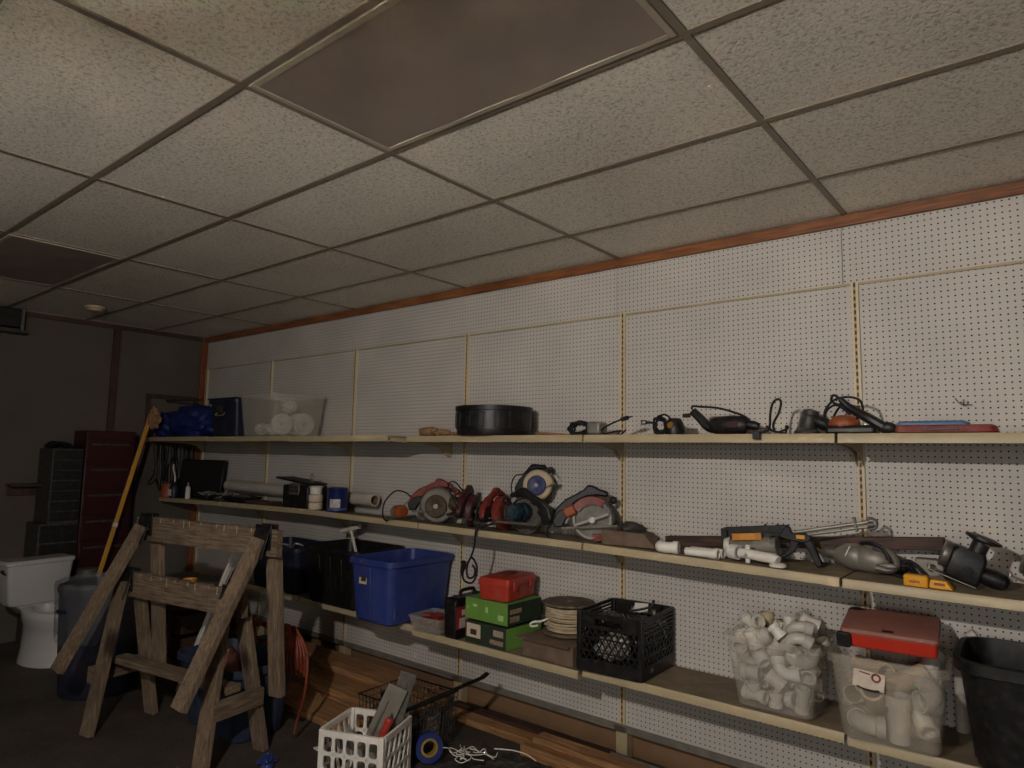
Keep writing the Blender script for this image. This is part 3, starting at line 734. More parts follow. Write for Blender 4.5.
t = thing('orange_tin', 'dull orange tin at the far end of middle shelf', 'tin', (-5.92, -.385, 1.16))
MB().lathe([(0, 0), (.06, 0), (.062, .006), (.06, .01), (.06, .12), (.062, .125), (.055, .13), (0, .125)], 22).build('body', M_['orange'], t); MB().lathe([(0, .1305), (.05, .1305), (.05, .14), (0, .142)], 20).build('lid', M_['darkgrey'], t)
for i, (x, y, s) in enumerate([(-5.32, -.30, 1), (-5.05, -.31, 2)]):
    t = thing('cable_bundle', ['tangle of grey and black cables before the black screen', 'tangle of dark cables right of the black screen'][i], 'cables', (x, y, 1.164))
    cord(t, coil(0, 0, .03, .13, .08, 4, seed=20 + s, ax='z', wob=.02), .007, 'black_cable'); cord(t, coil(.02, -.01, .052, .11, .07, 3, seed=30 + s, ax='z', wob=.02), .007, 'grey_cable', M_['alu'])
    MB().bb(-.06, .06, -.05, .03, .0, .028).build('adapter', M_['darkgrey'], t, bevel=.006)
t = thing('cardboard_tube', 'long off-white cardboard tube lying along the back of middle shelf', 'tube', (-4.25, -.13, 1.165))
MB().pipe((-1.03, 0, .125), (1.06, 0, .10), .045, .036, 24).build('shell', M_['pvcdirty'], t); MB().pipe((1.061, 0, .10), (1.066, 0, .10), .045, .035, 24).build('end_ring', M_['pvctan'], t); MB().pipe((.94, 0, .1015), (1.06, 0, .1), .035, .030, 20).build('brown_core', M_['cardboard'], t)
for x in (-.7, .6): MB().bb(x - .03, x + .03, -.05, .05, 0, .058).build('support_block', M_['darkwood'], t, bevel=.004)
t = thing('dark_tray', 'low dark tray of scraps on middle shelf before the white tube', 'tray', (-4.72, -.30, 1.178))
tub(.34, .18, .05, .01, .02, .004, .006, .012).build('body', M_['black'], t); b = MB(); b.blob((0, 0, .03), (.13, .06, .03), .5, 5, 4, 3); b.build('scraps', M_['dullsteel'], t, angle=20)
t = thing('flat_board_scrap', 'flat brown wooden offcut on middle shelf beside the black tool', 'offcut', (-4.36, -.31, 1.182), R(8))
MB().bb(-.16, .16, -.06, .05, 0, .03).build('board', M_['brownbeam'], t, bevel=.003); MB().cyl((.1, -.02, .03), (.1, -.02, .036), .012).build('bolt_head', M_['dullsteel'], t)
t = thing('boxed_machine', 'black boxy machine with silver dial plate and tilted lid', 'power tool', (-3.83, -.29, 1.188))
MB().bb(-.16, .17, -.09, .09, 0, .17).build('housing', M_['black'], t, bevel=.01)
b = MB(); b.box((-.05, 0, .20), (.46, .16, .016), (0, R(5), 0)); b.build('lid', M_['black'], t, bevel=.004)
b = MB(); b.box((.0, -.092, .14), (.13, .005, .085), (R(-4), 0, 0)); b.build('dial_plate', M_['steel'], t, bevel=.002)
for dx in (-.03, .03): MB().torus((dx, -.097, .14), .02, .004, (R(90), 0, 0), 18, 6).build('dial', M_['black'], t)
MB().torus((.12, -.02, .235), .022, .005, (R(90), 0, 0), 16, 6).bb(.114, .126, -.025, -.015, .195, .215).build('lid_ring', M_['alu'], t)
t = thing('stacked_cups', 'stack of three cream plastic rings left of the blue can', 'cups', (-3.56, -.375, 1.19))
for z, r in ((0, .048), (.056, .049), (.109, .041)): MB().lathe([(0, 0), (r, 0), (r + .002, .004), (r + .002, .046), (r, .05), (r - .012, .05), (r - .014, .02), (0, .018)], 26, Matrix.Translation((0, 0, z))).build('ring', M_['paper'] if z < .1 else M_['white'], t)
MB().lathe([(0, .16), (.05, .16), (.05, .165), (.044, .17), (0, .171)], 24).build('lid', M_['paper'], t)
t = thing('paint_can', 'dark blue can with white print beside the cream rings', 'can', (-3.40, -.30, 1.188))
MB().lathe([(0, .002), (.07, 0), (.076, .004), (.074, .01), (.074, .155), (.077, .16), (.077, .166), (.07, .168), (.068, .16), (0, .16)], 32).build('body', mat('dark_blue_print', (26, 36, 92), .35), t)
b = MB(); b.lathe([(.0749, .03), (.0749, .09)], 9, Matrix.Rotation(R(-80), 4, 'Z'), arc=R(60)); b.build('printed_patch', mat('patchy_white_print', (190, 186, 178), .5, var=.5, scale=40), t); MB().lathe([(0, .165), (.06, .165), (.064, .17), (.05, .172), (0, .170)], 28).build('lid', M_['darkgrey'], t)
b = MB(); b.lathe([(.0752, .01), (.0752, .028)], 30); b.build('lower_band', mat('blue_band', (70, 84, 120), .5, var=.4, scale=30), t)
# circular saws
M_['guardgrey'] = mat('dull_grey_guard', (112, 108, 98), .55, .3, var=.2, scale=14, dust=.25)
M_['maroontool'] = mat('dark_maroon_plastic', (66, 24, 28), .5, var=.25, scale=12, dust=.15)
M_['brownsteel'] = mat('rusty_brown_steel', (72, 58, 42), .6, .4, var=.3, scale=16, dust=.15)
saw('circular_saw', 'grey guarded circular saw with orange-red handle, leftmost of the saws', (-2.44, -.225, 1.25), (0, 0, R(30)), M_['orange'], M_['guardgrey'], M_['red'], False, None,
    [(-.18, .045, .085), (-.22, .03, .115), (-.27, .0, .12), (-.32, -.03, .06), (-.325, -.05, -.01), (-.29, -.07, -.055), (-.16, -.085, -.062), (-.02, -.10, -.062), (.08, -.10, -.055), (.13, -.08, .0), (.12, -.06, .06)], 1.08, 'brownsteel')
t = thing('side_handle_knob', 'orange ribbed knob lying left of the leftmost saw', 'knob', (-2.665, -.35, 1.186))
MB().lathe([(0, 0), (.03, 0), (.042, .02), (.044, .06), (.036, .085), (0, .09)], 20, Matrix.Translation((-.04, 0, .046)) @ Matrix.Rotation(R(80), 4, 'Y')).build('grip', M_['orange'], t); MB().lathe([(.045, 0), (.047, .015), (.045, .03)], 20, Matrix.Translation((-.04, 0, .046)) @ Matrix.Rotation(R(80), 4, 'Y')).build('collar', M_['alu'], t)
saw('circular_saw', 'maroon circular saw seen from behind, second from the left', (-2.115, -.25, 1.25), (R(8), 0, R(118)), M_['brownsteel'], M_['maroontool'], M_['maroontool'], False, None,
    [(-.19, .045, .06), (-.2, .09, .12), (-.10, .16, .19), (.05, .16, .20), (.12, .12, .15), (.10, .05, .13)], .96, 'dullsteel')
saw('circular_saw', 'red and dark grey circular saw, third from the left', (-1.87, -.225, 1.25), (R(-6), 0, R(100)), M_['brownsteel'], M_['red'], M_['red'], False, None, None, .98, 'dullsteel')
saw('circular_saw', 'teal circular saw with black handle, under the tilted blue one', (-1.68, -.255, 1.25), (0, 0, R(186)), M_['teal'], M_['guardgrey'], M_['black'], False, None, None, 1.0, 'dullsteel')
saw('circular_saw', 'tilted circular saw with blue disc perched on the teal saw', (-1.665, -.152, 1.405), (R(-6), R(-22), R(20)), M_['black'], M_['pvctan'], M_['black'], False, None,
    [(-.18, .045, .04), (-.21, .045, .06), (-.20, .045, .12), (-.15, .04, .17), (-.08, .03, .16), (.02, -.06, .17), (.12, -.09, .12), (.15, -.07, .06)], .86, 'bluetool')
saw('circular_saw', 'red topped circular saw with bare silver blade ring, rightmost of the saws', (-1.25, -.228, 1.25), (0, R(-4), R(30)), M_['black'], M_['dullsteel'], M_['black'], True, M_['red'], [(-.18, .045, .04), (-.22, .03, .0), (-.21, -.02, -.045), (-.12, -.07, -.05)], 1.12)
t = thing('power_cord', 'black cord with coiled loops hanging over the middle shelf edge', 'cord', (-1.925, -.45, 0))  # power cord of a saw, kept as its own object
cord(t, [(.075, .10, 1.215), (.05, .03, 1.20), (.032, -.002, 1.18), (.025, -.004, 1.10), (.0, -.004, 1.03), (-.03, -.004, .985), (-.06, -.006, .93), (-.045, -.006, .89), (.01, -.006, .885), (.045, -.006, .93), (.045, -.006, .985), (.01, -.006, 1.025), (-.02, -.004, 1.0), (-.035, -.002, .95), (-.02, -.002, .91), (.02, -.002, .92), (.03, -.002, .96), (.01, -.002, .985)], .0062, 'looped_cord')
MB().cyl((-.065, -.008, .935), (-.05, -.008, 1.0), .012, .014).bar((-.065, -.013, .935), (-.07, -.013, .915), .003, .006).bar((-.065, -.003, .935), (-.07, -.003, .915), .003, .006).build('plug', M_['black'], t)
t = thing('sanding_block', 'grey wooden block with grey cloth on top beside the rightmost saw', 'block', (-.985, -.28, 1.168), R(6))
MB().hexa([(-.14, -.06, 0), (.15, -.06, 0), (.15, .06, 0), (-.14, .06, 0), (-.14, -.06, .075), (.09, -.06, .068), (.09, .06, .068), (-.14, .06, .075)]).build('block', M_['cardboard'], t, bevel=.004)
b = MB(); b.blob((-.0, .0, .088), (.075, .045, .03), .35, 3, 3, 3); b.build('cloth', M_['darkgrey'], t, angle=50)
b = MB(); b.bar((-.20, -.02, .012), (-.14, -.02, .03), .02, .02); b.bar((-.22, .0, .03), (-.16, .02, .035), .02, .014); b.build('clamp_arm', M_['red'], t, bevel=.002)
# white plumbing pieces
def elbow(mb, p, r, ang0=0, big=True, M=None):
    pass
t = thing('pvc_elbow', 'white curved pipe elbow lying at the shelf edge', 'pipe fitting', (-.74, -.35, 1.166))
b = MB(); b.tube([(-.045, .0, .03), (-.035, -.025, .028), (-.0, -.03, .028), (.035, -.025, .030)], .026, 16, 5); b.build('bend', M_['white'], t, angle=50); MB().pipe((.03, -.025, .03), (.056, -.02, .03), .030, .024, 20).build('collar', M_['white'], t)
t = thing('pvc_pipes', 'two short white pipe lengths side by side on middle shelf', 'pipe fitting', (-.57, -.34, 1.162), R(-6))
for i, (y, z) in enumerate(((-.028, .022), (.022, .021))):
    q = MB(); q.pipe((-.08, y, z), (.075, y + .01, z), .019, .016, 18); q.build('pipe', M_['white'], t); MB().pipe((.035, y + .008, z), (.078, y + .011, z), .0215, .0192, 18).build('socket', M_['white'], t)
t = thing('pvc_trap', 'white sink trap with wing nuts lying before the caulking gun', 'pipe fitting', (-.33, -.358, 1.156), R(-10))
b = MB(); b.tube([(-.075, 0, .035), (-.02, 0, .034), (.04, -.005, .03), (.085, -.01, .03), (.11, -.012, .022)], .022, 16, 4); b.build('bend', M_['white'], t, angle=50)
MB().pipe((-.12, .004, .036), (-.08, .0, .035), .033, .024, 22).build('slip_nut', M_['white'], t)
for s in (-1, 1): MB().bb(-.045, -.025, s * .03 - .012, s * .03 + .012, .03, .04).box((-.035, 0, .034 + s * .03), (.02, .01, .02)).build('wing_nut', M_['white'], t, bevel=.002)
MB().lathe([(0, 0), (.034, 0), (.036, .008), (.028, .014), (.02, .016), (0, .016)], 22, Matrix.Translation((.115, -.02, .0))).build('flange', M_['white'], t)
# long stained board
t = thing('stained_board', 'long dark stained wooden board propped along the back of middle shelf', 'board', (-.27, -.075, 1.224), (0, R(-4.7), 0))
MB().bb(-.62, .62, -.025, .025, -.016, .035).build('board', M_['brownbeam'], t, bevel=.003)
b = MB(); b.lathe([(0, 0), (.012, 0), (.012, .003), (0, .003)], 12, Matrix.Translation((-.2, -.0252, .01)) @ Matrix.Rotation(R(90), 4, 'X')); b.box((-.13, -.026, .008), (.10, .003, .022)); b.build('rubbed_patch', M_['cardboard'], t)
MB().bb(.6205, .66, -.02, .024, -.02, .01).build('end_tenon', M_['brownbeam'], t, bevel=.002)
# caulking gun
t = thing('caulking_gun', 'big black caulking gun with yellow label and long steel rod', 'caulking gun', (-.32, -.235, 1.158), R(4))
zg = .10
b = MB(); b.bar((-.185, .0, .118), (.10, 0, .150), .05, .014, (0, 1, 0)); b.build('frame', M_['black'], t, bevel=.003)
MB().prism([(-.20, .06), (-.172, .06), (-.172, .128), (-.20, .14)], .06, Matrix.Rotation(R(90), 4, 'X')).build('front_plate', M_['black'], t, bevel=.003)
b = MB(); b.lathe([(0, 0), (.044, 0), (.046, .006), (.046, .02), (.040, .024), (.040, .22), (.044, .226), (0, .23)], 26, Matrix.Translation((-.175, -.01, .052)) @ Matrix.Rotation(R(84), 4, 'Y')); b.build('cartridge', mat('smoky_grey_tube', (120, 116, 108), .35), t)
MB().lathe([(0, -.004), (.046, -.004), (.048, .004), (.047, .022)], 26, Matrix.Translation((-.175, -.012, .052)) @ Matrix.Rotation(R(84), 4, 'Y')).build('end_cap', M_['pvcdirty'], t)
b = MB(); b.box((-.075, -.049, .112), (.13, .012, .030), (0, R(-6), 0)); b.build('yellow_label', mat('yellow_orange_label', (206, 136, 40), .55, var=.3, scale=30), t, bevel=.001)
MB().lathe([(.0405, .13), (.0425, .135), (.0425, .20), (.0405, .205)], 24, Matrix.Translation((-.175, -.012, .055)) @ Matrix.Rotation(R(82), 4, 'Y')).build('clear_collar', M_['frost2'], t)
b = MB(); b.prism([(.055, .12), (.085, .17), (.10, .165), (.11, .14), (.16, .145), (.19, .13), (.185, .11), (.155, .10), (.12, .105), (.09, .11)], .034, Matrix.Rotation(R(90), 4, 'X')); b.build('trigger_housing', M_['black'], t, bevel=.004)
MB().prism([(.06, .152), (.075, .185), (.09, .16), (.13, .188), (.15, .15), (.12, .145)], .02, Matrix.Translation((-.08, 0, -.012)) @ Matrix.Rotation(R(90), 4, 'X')).build('release_lever', M_['black'], t, bevel=.002)
b = MB(); b.prism([(.15, .11), (.19, .115), (.215, .06), (.235, .01), (.215, .0), (.20, .015), (.18, .065)], .024, Matrix.Rotation(R(90), 4, 'X')); b.build('handle', M_['black'], t, bevel=.005)
b = MB(); b.prism([(.10, .11), (.145, .11), (.12, .06), (.08, .03), (.045, .018), (.04, .03), (.075, .05), (.10, .08)], .016, Matrix.Rotation(R(90), 4, 'X')); b.build('trigger', M_['black'], t, bevel=.004)
MB().bb(.13, .165, -.020, -.0165, .118, .134).build('maker_plate', M_['yellow'], t)
b = MB(); b.cyl((.12, 0, .142), (.415, 0, .207), .009, seg=10); b.cyl((.12, .0, .124), (.415, 0, .189), .006, seg=10); b.build('steel_rod', M_['steel'], t)
b = MB(); b.bar((.37, 0, .165), (.36, 0, .225), .03, .008, (1, 0, 0)); b.cyl((.41, 0, .195), (.435, 0, .20), .016, .012, 12); b.tube([(.40, 0, .205), (.42, .0, .225), (.445, 0, .212), (.44, 0, .185), (.415, 0, .178)], .006, 7, 4); b.build('pull_hook', M_['dullsteel'], t)
# big drill
t = thing('electric_drill', 'large dusty grey metal drill lying before the stained board', 'power tool', (.055, -.185, 1.152), R(-4))
b = MB(); b.lathe([(0, 0), (.012, 0), (.02, .01), (.026, .03), (.027, .06), (0, .062)], 18, Matrix.Translation((-.16, 0, .072)) @ Matrix.Rotation(R(92), 4, 'Y')); b.build('chuck', M_['dullsteel'], t)
MB().cyl((-.20, 0, .073), (-.16, 0, .072), .004, .007, 10).sphere((-.175, 0, .075), (.008, .012, .012), 8).build('bit', M_['brass'], t)
b = MB(); b.lathe([(0, 0), (.027, .0), (.034, .015), (.05, .04), (.055, .075), (.055, .10), (.052, .105), (.055, .11), (.055, .17), (.046, .20), (.03, .215), (0, .216)], 26, Matrix.Translation((-.10, 0, .067)) @ Matrix.Rotation(R(93), 4, 'Y')); b.build('motor_housing', M_['alu'], t)
b = MB(); b.tube([(.045, -.01, .085), (.08, -.03, .11), (.125, -.035, .095), (.145, -.04, .055), (.12, -.045, .03), (.07, -.05, .035)], .015, 10, 4); b.build('grip', M_['dullsteel'], t)
b = MB(); b.tube([(-.005, .03, .115), (.01, -.01, .125), (.05, -.04, .13), (.10, -.045, .11), (.12, -.05, .07)], .0085, 8, 4); b.build('side_loop', M_['black'], t)
MB().sphere((.12, -.065, .048), (.034, .014, .012), 14).build('switch_lever', M_['alu'], t); MB().box((-.035, -.056, .09), (.004, .004, .045), (0, R(25), 0)).build('scratch_plate', M_['white'], t)
cord(t, [(.13, -.03, .04), (.18, -.02, .05), (.20, -.04, .03), (.17, -.06, .012), (.13, -.03, .02), (.18, -.02, .07), (.22, -.02, .045), (.24, -.03, .015)], .007)
t = thing('junction_box', 'small grey metal box with round hole behind the cords', 'box', (.30, -.137, 1.152))
MB().bb(-.05, .05, -.03, .03, 0, .075).build('body', M_['alu'], t, bevel=.005); MB().cyl((.01, -.032, .042), (.01, -.028, .042), .016).build('knockout_hole', M_['blackmatte'], t)
t = thing('grey_adapter', 'ribbed grey adapter between the drill and the small metal box', 'adapter', (.20, -.13, 1.152))
for i in range(4): MB().lathe([(.02, 0), (.026, .003), (.026, .012), (.02, .015)], 16, Matrix.Translation((-.03 + i * .016, 0, .03)) @ Matrix.Rotation(R(90), 4, 'Y')).build('rib', M_['darkgrey'], t)
MB().cyl((-.035, 0, .03), (.035, 0, .03), .02).build('barrel', M_['dullsteel'], t)
for i, (x, y, rz, lb) in enumerate([(.285, -.372, -3, 'yellow plastic block with rounded corners at the shelf edge'), (.366, -.372, -5, 'lower yellow wedge block right of the yellow block')]):
    t = thing('yellow_block', lb, 'block', (x, y, 1.146), R(rz), 'yellow blocks at the shelf edge')
    if i == 0: loft(MB(), [(rr(.039, .02, .006), 0), (rr(.041, .022, .008), .004), (rr(.041, .022, .008), .036), (rr(.037, .018, .006), .041)]).build('body', M_['yellow'], t)
    else: MB().hexa([(-.038, -.02, 0), (.040, -.02, 0), (.040, .02, 0), (-.038, .02, 0), (-.034, -.018, .032), (.018, -.018, .03), (.018, .018, .03), (-.034, .018, .032)]).build('body', M_['yellow'], t, bevel=.004)
    MB().bb(-.02, .015, -.0235 if i == 0 else -.0216, -.018, .013, .022).build('stamped_mark', M_['orange'], t)
t = thing('cutting_blade', 'small grey blade scrap leaning behind the yellow blocks', 'blade', (.33, -.30, 1.146), R(20))
MB().hexa([(-.05, -.02, 0), (.06, -.02, 0), (.06, .0, 0), (-.05, .0, 0), (-.04, -.005, .03), (.03, -.005, .036), (.03, .0, .036), (-.04, .0, .03)]).build('plate', M_['steel'], t, bevel=.001); MB().cyl((0, -.022, .014), (0, -.012, .014), .008).build('bolt', M_['dullsteel'], t)
def router(loc, rot, label):
    t = thing('router', label, 'power tool', loc, rot, 'black motor tools at the right end')
    b = MB(); loft(b, [(rr(.064, .055, .012), .010), (rr(.066, .060, .014), .02), (rr(.066, .058, .014), .115), (rr(.056, .048, .02), .145)]); b.build('motor_box', M_['black'], t)
    MB().lathe([(0, 0), (.02, 0), (.022, .003), (.014, .005), (0, .004)], 18, Matrix.Translation((.012, -.0590, .055)) @ Matrix.Rotation(R(90), 4, 'X')).build('side_recess', M_['blackmatte'], t)
    b = MB(); b.lathe([(0, 0), (.056, 0), (.060, .01), (.060, .026), (.05, .032), (0, .032)], 28, Matrix.Translation((-.0665, .0, .088)) @ Matrix.Rotation(R(-90), 4, 'Y')); b.build('end_cap', M_['steel'], t)
    b = MB(); b.tube([(.022, 0, .13), (.022, 0, .16), (.024, 0, .188)], .034, 16, 3); b.build('neck', M_['black'], t)
    b = MB(); b.lathe([(0, -.012), (.045, -.010), (.070, 0), (.070, .010), (.04, .018), (0, .019)], 28, Matrix.Translation((.026, 0, .202))); b.build('top_knob', M_['black'], t)
    b = MB(); b.lathe([(0, 0), (.036, 0), (.040, .05), (.034, .085), (.02, .10), (0, .102)], 18, Matrix.Translation((.066, 0, .060)) @ Matrix.Rotation(R(88), 4, 'Y')); b.build('rear_handle', M_['black'], t)
    b = MB(); b.bb(-.125, .062, -.06, .06, 0, .004); b.build('base_plate', M_['steel'], t, bevel=.001)
    MB().cyl((-.12, -.03, .004), (-.12, -.03, .014), .008).cyl((-.12, .03, .004), (-.12, .03, .014), .008).build('plate_bolt', M_['steel'], t)
    return t
rt = router((.410, -.27, 1.20), (0, R(21), R(8)), 'black knob topped motor tool right of the yellow blocks')
rt.scale = (.86, .86, .86)
dup(rt, (.662, -.27, 1.20), (0, R(21), R(6)), 'black motor tool cut off by the right edge of the photo')
# ------------------------------------------------------------------ lower shelf
ZL = .558
t = thing('storage_tote', 'dark navy tote behind the sawhorses, leftmost on the lower shelf', 'tote', (-4.03, -.23, ZL))
tub(.66, .40, .34, .035, .05).build('body', M_['navy'], t); tub_ribs(t, M_['navy'], .66, .40, .34, .035, 'fr', 2, .06)
b = MB(); b.tube([(.05, -.19, .345), (.12, -.20, .36), (.2, -.17, .35)], .008, 7, 4); b.tube([(.25, -.17, .345), (.30, -.18, .375), (.33, -.12, .35)], .008, 7, 4); b.build('metal_clips', M_['alu'], t)
t = thing('storage_tote', 'big black tote holding a white T handle on lower shelf', 'tote', (-3.235, -.262, ZL))
tub(.62, .44, .395, .035, .06).build('body', M_['black'], t); tub_ribs(t, M_['black'], .62, .44, .395, .035, 'fr', 3, .05)
t = thing('pipe_tee', 'white plastic T handle sticking out of the black tote', 'pipe', (-3.30, -.19, 0))
b = MB(); b.cyl((.13, .0, .60), (-.07, 0, 1.045), .011, seg=14); b.build('stem', M_['pvc'], t)
b = MB(); b.cyl((-.165, -.01, 1.028), (.02, .01, 1.074), .0165, seg=16); b.build('crossbar', M_['pvc'], t)
# blue tote
t = thing('storage_tote', 'open royal blue tote with white scuffs at shelf front', 'tote', (-2.655, -.318, ZL), R(1))
tub(.40, .56, .392, .03, .05, .005, .016, .035).build('body', M_['bluetote'], t)
b = MB()
b.bar((-.04, -.256, .02), (-.04, -.28, .345), .12, .014, (0, 1, 0))
b.build('front_panel', M_['bluetote'], t, bevel=.005)
b = MB(); b.box((-.05, -.2805, .275), (.07, .003, .075), (R(-4), 0, 0)); b.build('label', M_['paper'], t)
b = MB(); b.box((-.044, -.2825, .277), (.044, .002, .046), (R(-4), 0, 0)); b.build('label_print', M_['darkgrey'], t)
b = MB(); b.box((.1765, -.19, .11), (.0015, .05, .14), (0, R(4.5), 0)); b.box((.182, -.10, .22), (.0015, .01, .06), (0, R(4.5), 0)); b.build('white_scuffs', mat('pale_scuffs', (88, 112, 178), .7, var=.5, scale=50), t)
b = MB(); b.sphere((-.06, -.293, .376), (.012, .006, .006), 10); b.build('rim_rivet', M_['alu'], t)
# clear parts box
t = thing('clear_parts_box', 'small clear box of red parts between blue tote and black case', 'box', (-2.275, -.37, ZL), R(4))
tub(.25, .24, .095, .015, .02, .003, .006, .01).build('body', M_['frost'], t)
for i, (x, y, a) in enumerate([(-.06, -.04, 20), (.04, -.05, -30), (.07, .04, 60), (-.05, .05, 100), (.0, .0, 0), (-.07, .0, 50), (.06, -.01, 100), (.0, .055, 20)]):
    q = thing('red_fitting', 'red plastic part lying in the small clear box', 'part', (-2.275 + x * .8, -.37 + y * .8, ZL + .018 + (.030 if i == 4 else .034 if i > 4 else 0)), R(a), 'red parts in the small clear box')
    MB().lathe([(0, 0), (.014, 0), (.016, .01), (.016, .075), (.012, .085), (0, .086)], 14, Matrix.Translation((-.045, 0, .017)) @ Matrix.Rotation(R(90), 4, 'Y')).build('body', M_['red'], q); MB().cyl((.036, 0, .017), (.05, 0, .017), .009).build('stub', M_['redtin'], q)
t = thing('yellow_cup', 'yellow plastic tub behind the clear box of red parts', 'tub', (-2.29, -.15, ZL))
tub(.14, .12, .13, .014, .02, .003, .007, .02).build('body', M_['yellow'], t); MB().bb(-.03, .03, -.071, -.061, .085, .1).build('grip_tab', M_['yellow'], t, bevel=.003)
# black drill case with label
t = thing('tool_case', 'black upright tool case with red and white label', 'case', (-2.075, -.315, ZL), R(3))
b = MB(); b.prism(rr(.155, .115, .03), .085, Matrix.Translation((0, 0, .117)) @ Matrix(((0, 0, 1, 0), (1, 0, 0, 0), (0, 1, 0, 0), (0, 0, 0, 1)))); b.build('shell', M_['black'], t, bevel=.006)
b = MB(); b.tube([(0, -.06, .225), (0, -.055, .262), (0, .055, .262), (0, .06, .225)], .011, 8, 4); b.build('handle', M_['black'], t)
b = MB(); b.bb(.0428, .0445, -.145, -.035, .06, .185); b.build('label', mat('red_label', (140, 40, 40), .6, var=.2), t)
b = MB(); b.bb(.0448, .0462, -.12, -.04, .065, .12); b.bb(.0448, .0462, -.10, -.045, .135, .165); b.build('label_text_block', mat('printed_white_label', (190, 170, 160), .6, var=.45, scale=70), t)
for y in (-.09, .09): MB().bb(-.03, .03, y - .012, y + .012, .228, .24).build('latch', M_['darkgrey'], t, bevel=.003)
# green cartons
def carton(loc, rot, label, top, side, marks):
    t = thing('carton', label, 'box', loc, rot, 'green cartons')
    b = MB(); b.bb(-.16, .16, -.15, .15, 0, .117); b.m(1)
    b.bb(.1601, .1612, -.1495, .1495, .001, .116); b.build('box', [top, side], t, bevel=.0015)
    MB().bb(-.16, .16, -.001, .001, .1171, .1178).bb(-.1605, -.16, -.0, .002, 0, .117).build('lid_seam', M_['darkgreen'], t)
    for (f, a0, a1, z0, z1, m) in marks:
        if f == 'f': MB().bb(a0, a1, -.1516, -.1503, z0, z1).build('print', m, t)
        else: MB().bb(.1613, .1624, a0, a1, z0, z1).build('print', m, t)
    return t
ptxt = mat('patchy_print', (150, 130, 104), .7, var=.6, scale=60)
carton((-1.825, -.275, ZL), R(-3), 'lower dark green carton with cream label and price print', M_['darkgreen'], M_['green'], [('f', -.145, -.035, .03, .105, M_['paper']), ('f', -.115, -.065, .045, .075, M_['brownbeam']), ('f', .065, .14, .065, .098, mat('pale_digits_block', (170, 150, 130), .7, var=.45, scale=90)), ('f', .04, .14, .02, .045, ptxt)])
carton((-1.83, -.270, ZL + .1195), R(-1), 'upper bright green carton under the red tool box', M_['green'], M_['darkgreen'], [('r', -.13, -.03, .06, .085, ptxt), ('r', -.13, -.05, .015, .045, ptxt), ('f', -.10, -.07, .07, .085, mat('pale_green_print', (160, 200, 120), .7)), ('f', -.005, .015, .05, .08, mat('pale_green_print', (160, 200, 120), .7)), ('f', .09, .13, .02, .05, mat('pale_green_print', (160, 200, 120), .7))])
# red toolbox
t = thing('tool_box', 'small red plastic tool box on top of the green cartons', 'tool box', (-1.80, -.27, ZL + .2385), R(8))
loft(MB(), [(rr(.085, .14, .012), 0), (rr(.095, .15, .015), .008), (rr(.099, .155, .016), .085)]).build('base', M_['redbox'], t)
loft(MB(), [(rr(.105, .161, .016), .0855), (rr(.105, .161, .016), .108), (rr(.098, .154, .02), .125), (rr(.07, .125, .02), .131)]).build('lid', M_['redbox'], t)
MB().prism(rr(.022, .08, .012), .008, Matrix.Translation((0, 0, .1352))).build('carry_handle', mat('dusty_dark_red_inset', (110, 50, 40), .6, dust=.4), t, bevel=.002)
for y in (-.09, .09): MB().bb(.1, .112, y - .02, y + .02, .06, .108).build('latch', M_['redbox'], t, bevel=.003)
# cardboard box and spool
t = thing('cardboard_box', 'flat grey brown cardboard box under the rope spool', 'box', (-1.405, -.262, ZL), R(-1))
MB().bb(-.165, .165, -.155, .16, 0, .10).build('body', M_['cardboard'], t, bevel=.002)
MB().hexa([(-.19, -.20, .098), (.155, -.19, .094), (.155, -.12, .1010), (-.175, -.12, .1010), (-.19, -.20, .102), (.155, -.19, .098), (.155, -.12, .1045), (-.175, -.12, .1045)]).build('front_flap', M_['cardboard'], t)
MB().bb(-.165, .165, -.12, .16, .1011, .1046).build('top_flap', M_['cardboard'], t)
t = thing('rope_spool', 'wooden spool wound with cream wire standing on cardboard box', 'spool', (-1.395, -.235, ZL + .106))
MB().lathe([(0, 0), (.14, 0), (.14, .012), (0, .012)], 36).build('lower_flange', M_['cardboard'], t)
MB().lathe([(.03, .150), (.14, .150), (.143, .156), (.14, .162), (.03, .162), (.03, .150)], 36).build('upper_flange', mat('dusty_spool_top', (84, 70, 58), .85, var=.3, scale=12, dust=.5), t)
MB().cyl((0, 0, .0125), (0, 0, .1498), .05, seg=24).build('core', M_['cardboard'], t)
b = MB(); g = random.Random(4)
for k in range(10):
    z0 = .022 + k * .0128; rr_ = .118 + g.uniform(-.006, .006); a1, a2 = g.uniform(0, 6), g.uniform(-.006, .006)
    b.tube([(rr_ * math.cos(2 * PI * i / 24), rr_ * math.sin(2 * PI * i / 24), min(.143, max(.02, z0 + a2 * math.sin(2 * PI * i / 24 + a1)))) for i in range(24)], .0068, 7, 2, closed=True)
b.build('wire_winding', M_['wire'], t, angle=60)
cord(t, [(-.06, -.10, .08), (-.10, -.12, .06), (-.135, -.14, .055), (-.15, -.15, .04), (-.14, -.14, .03), (-.12, -.12, .035)], .006, 'loose_end', M_['white'])
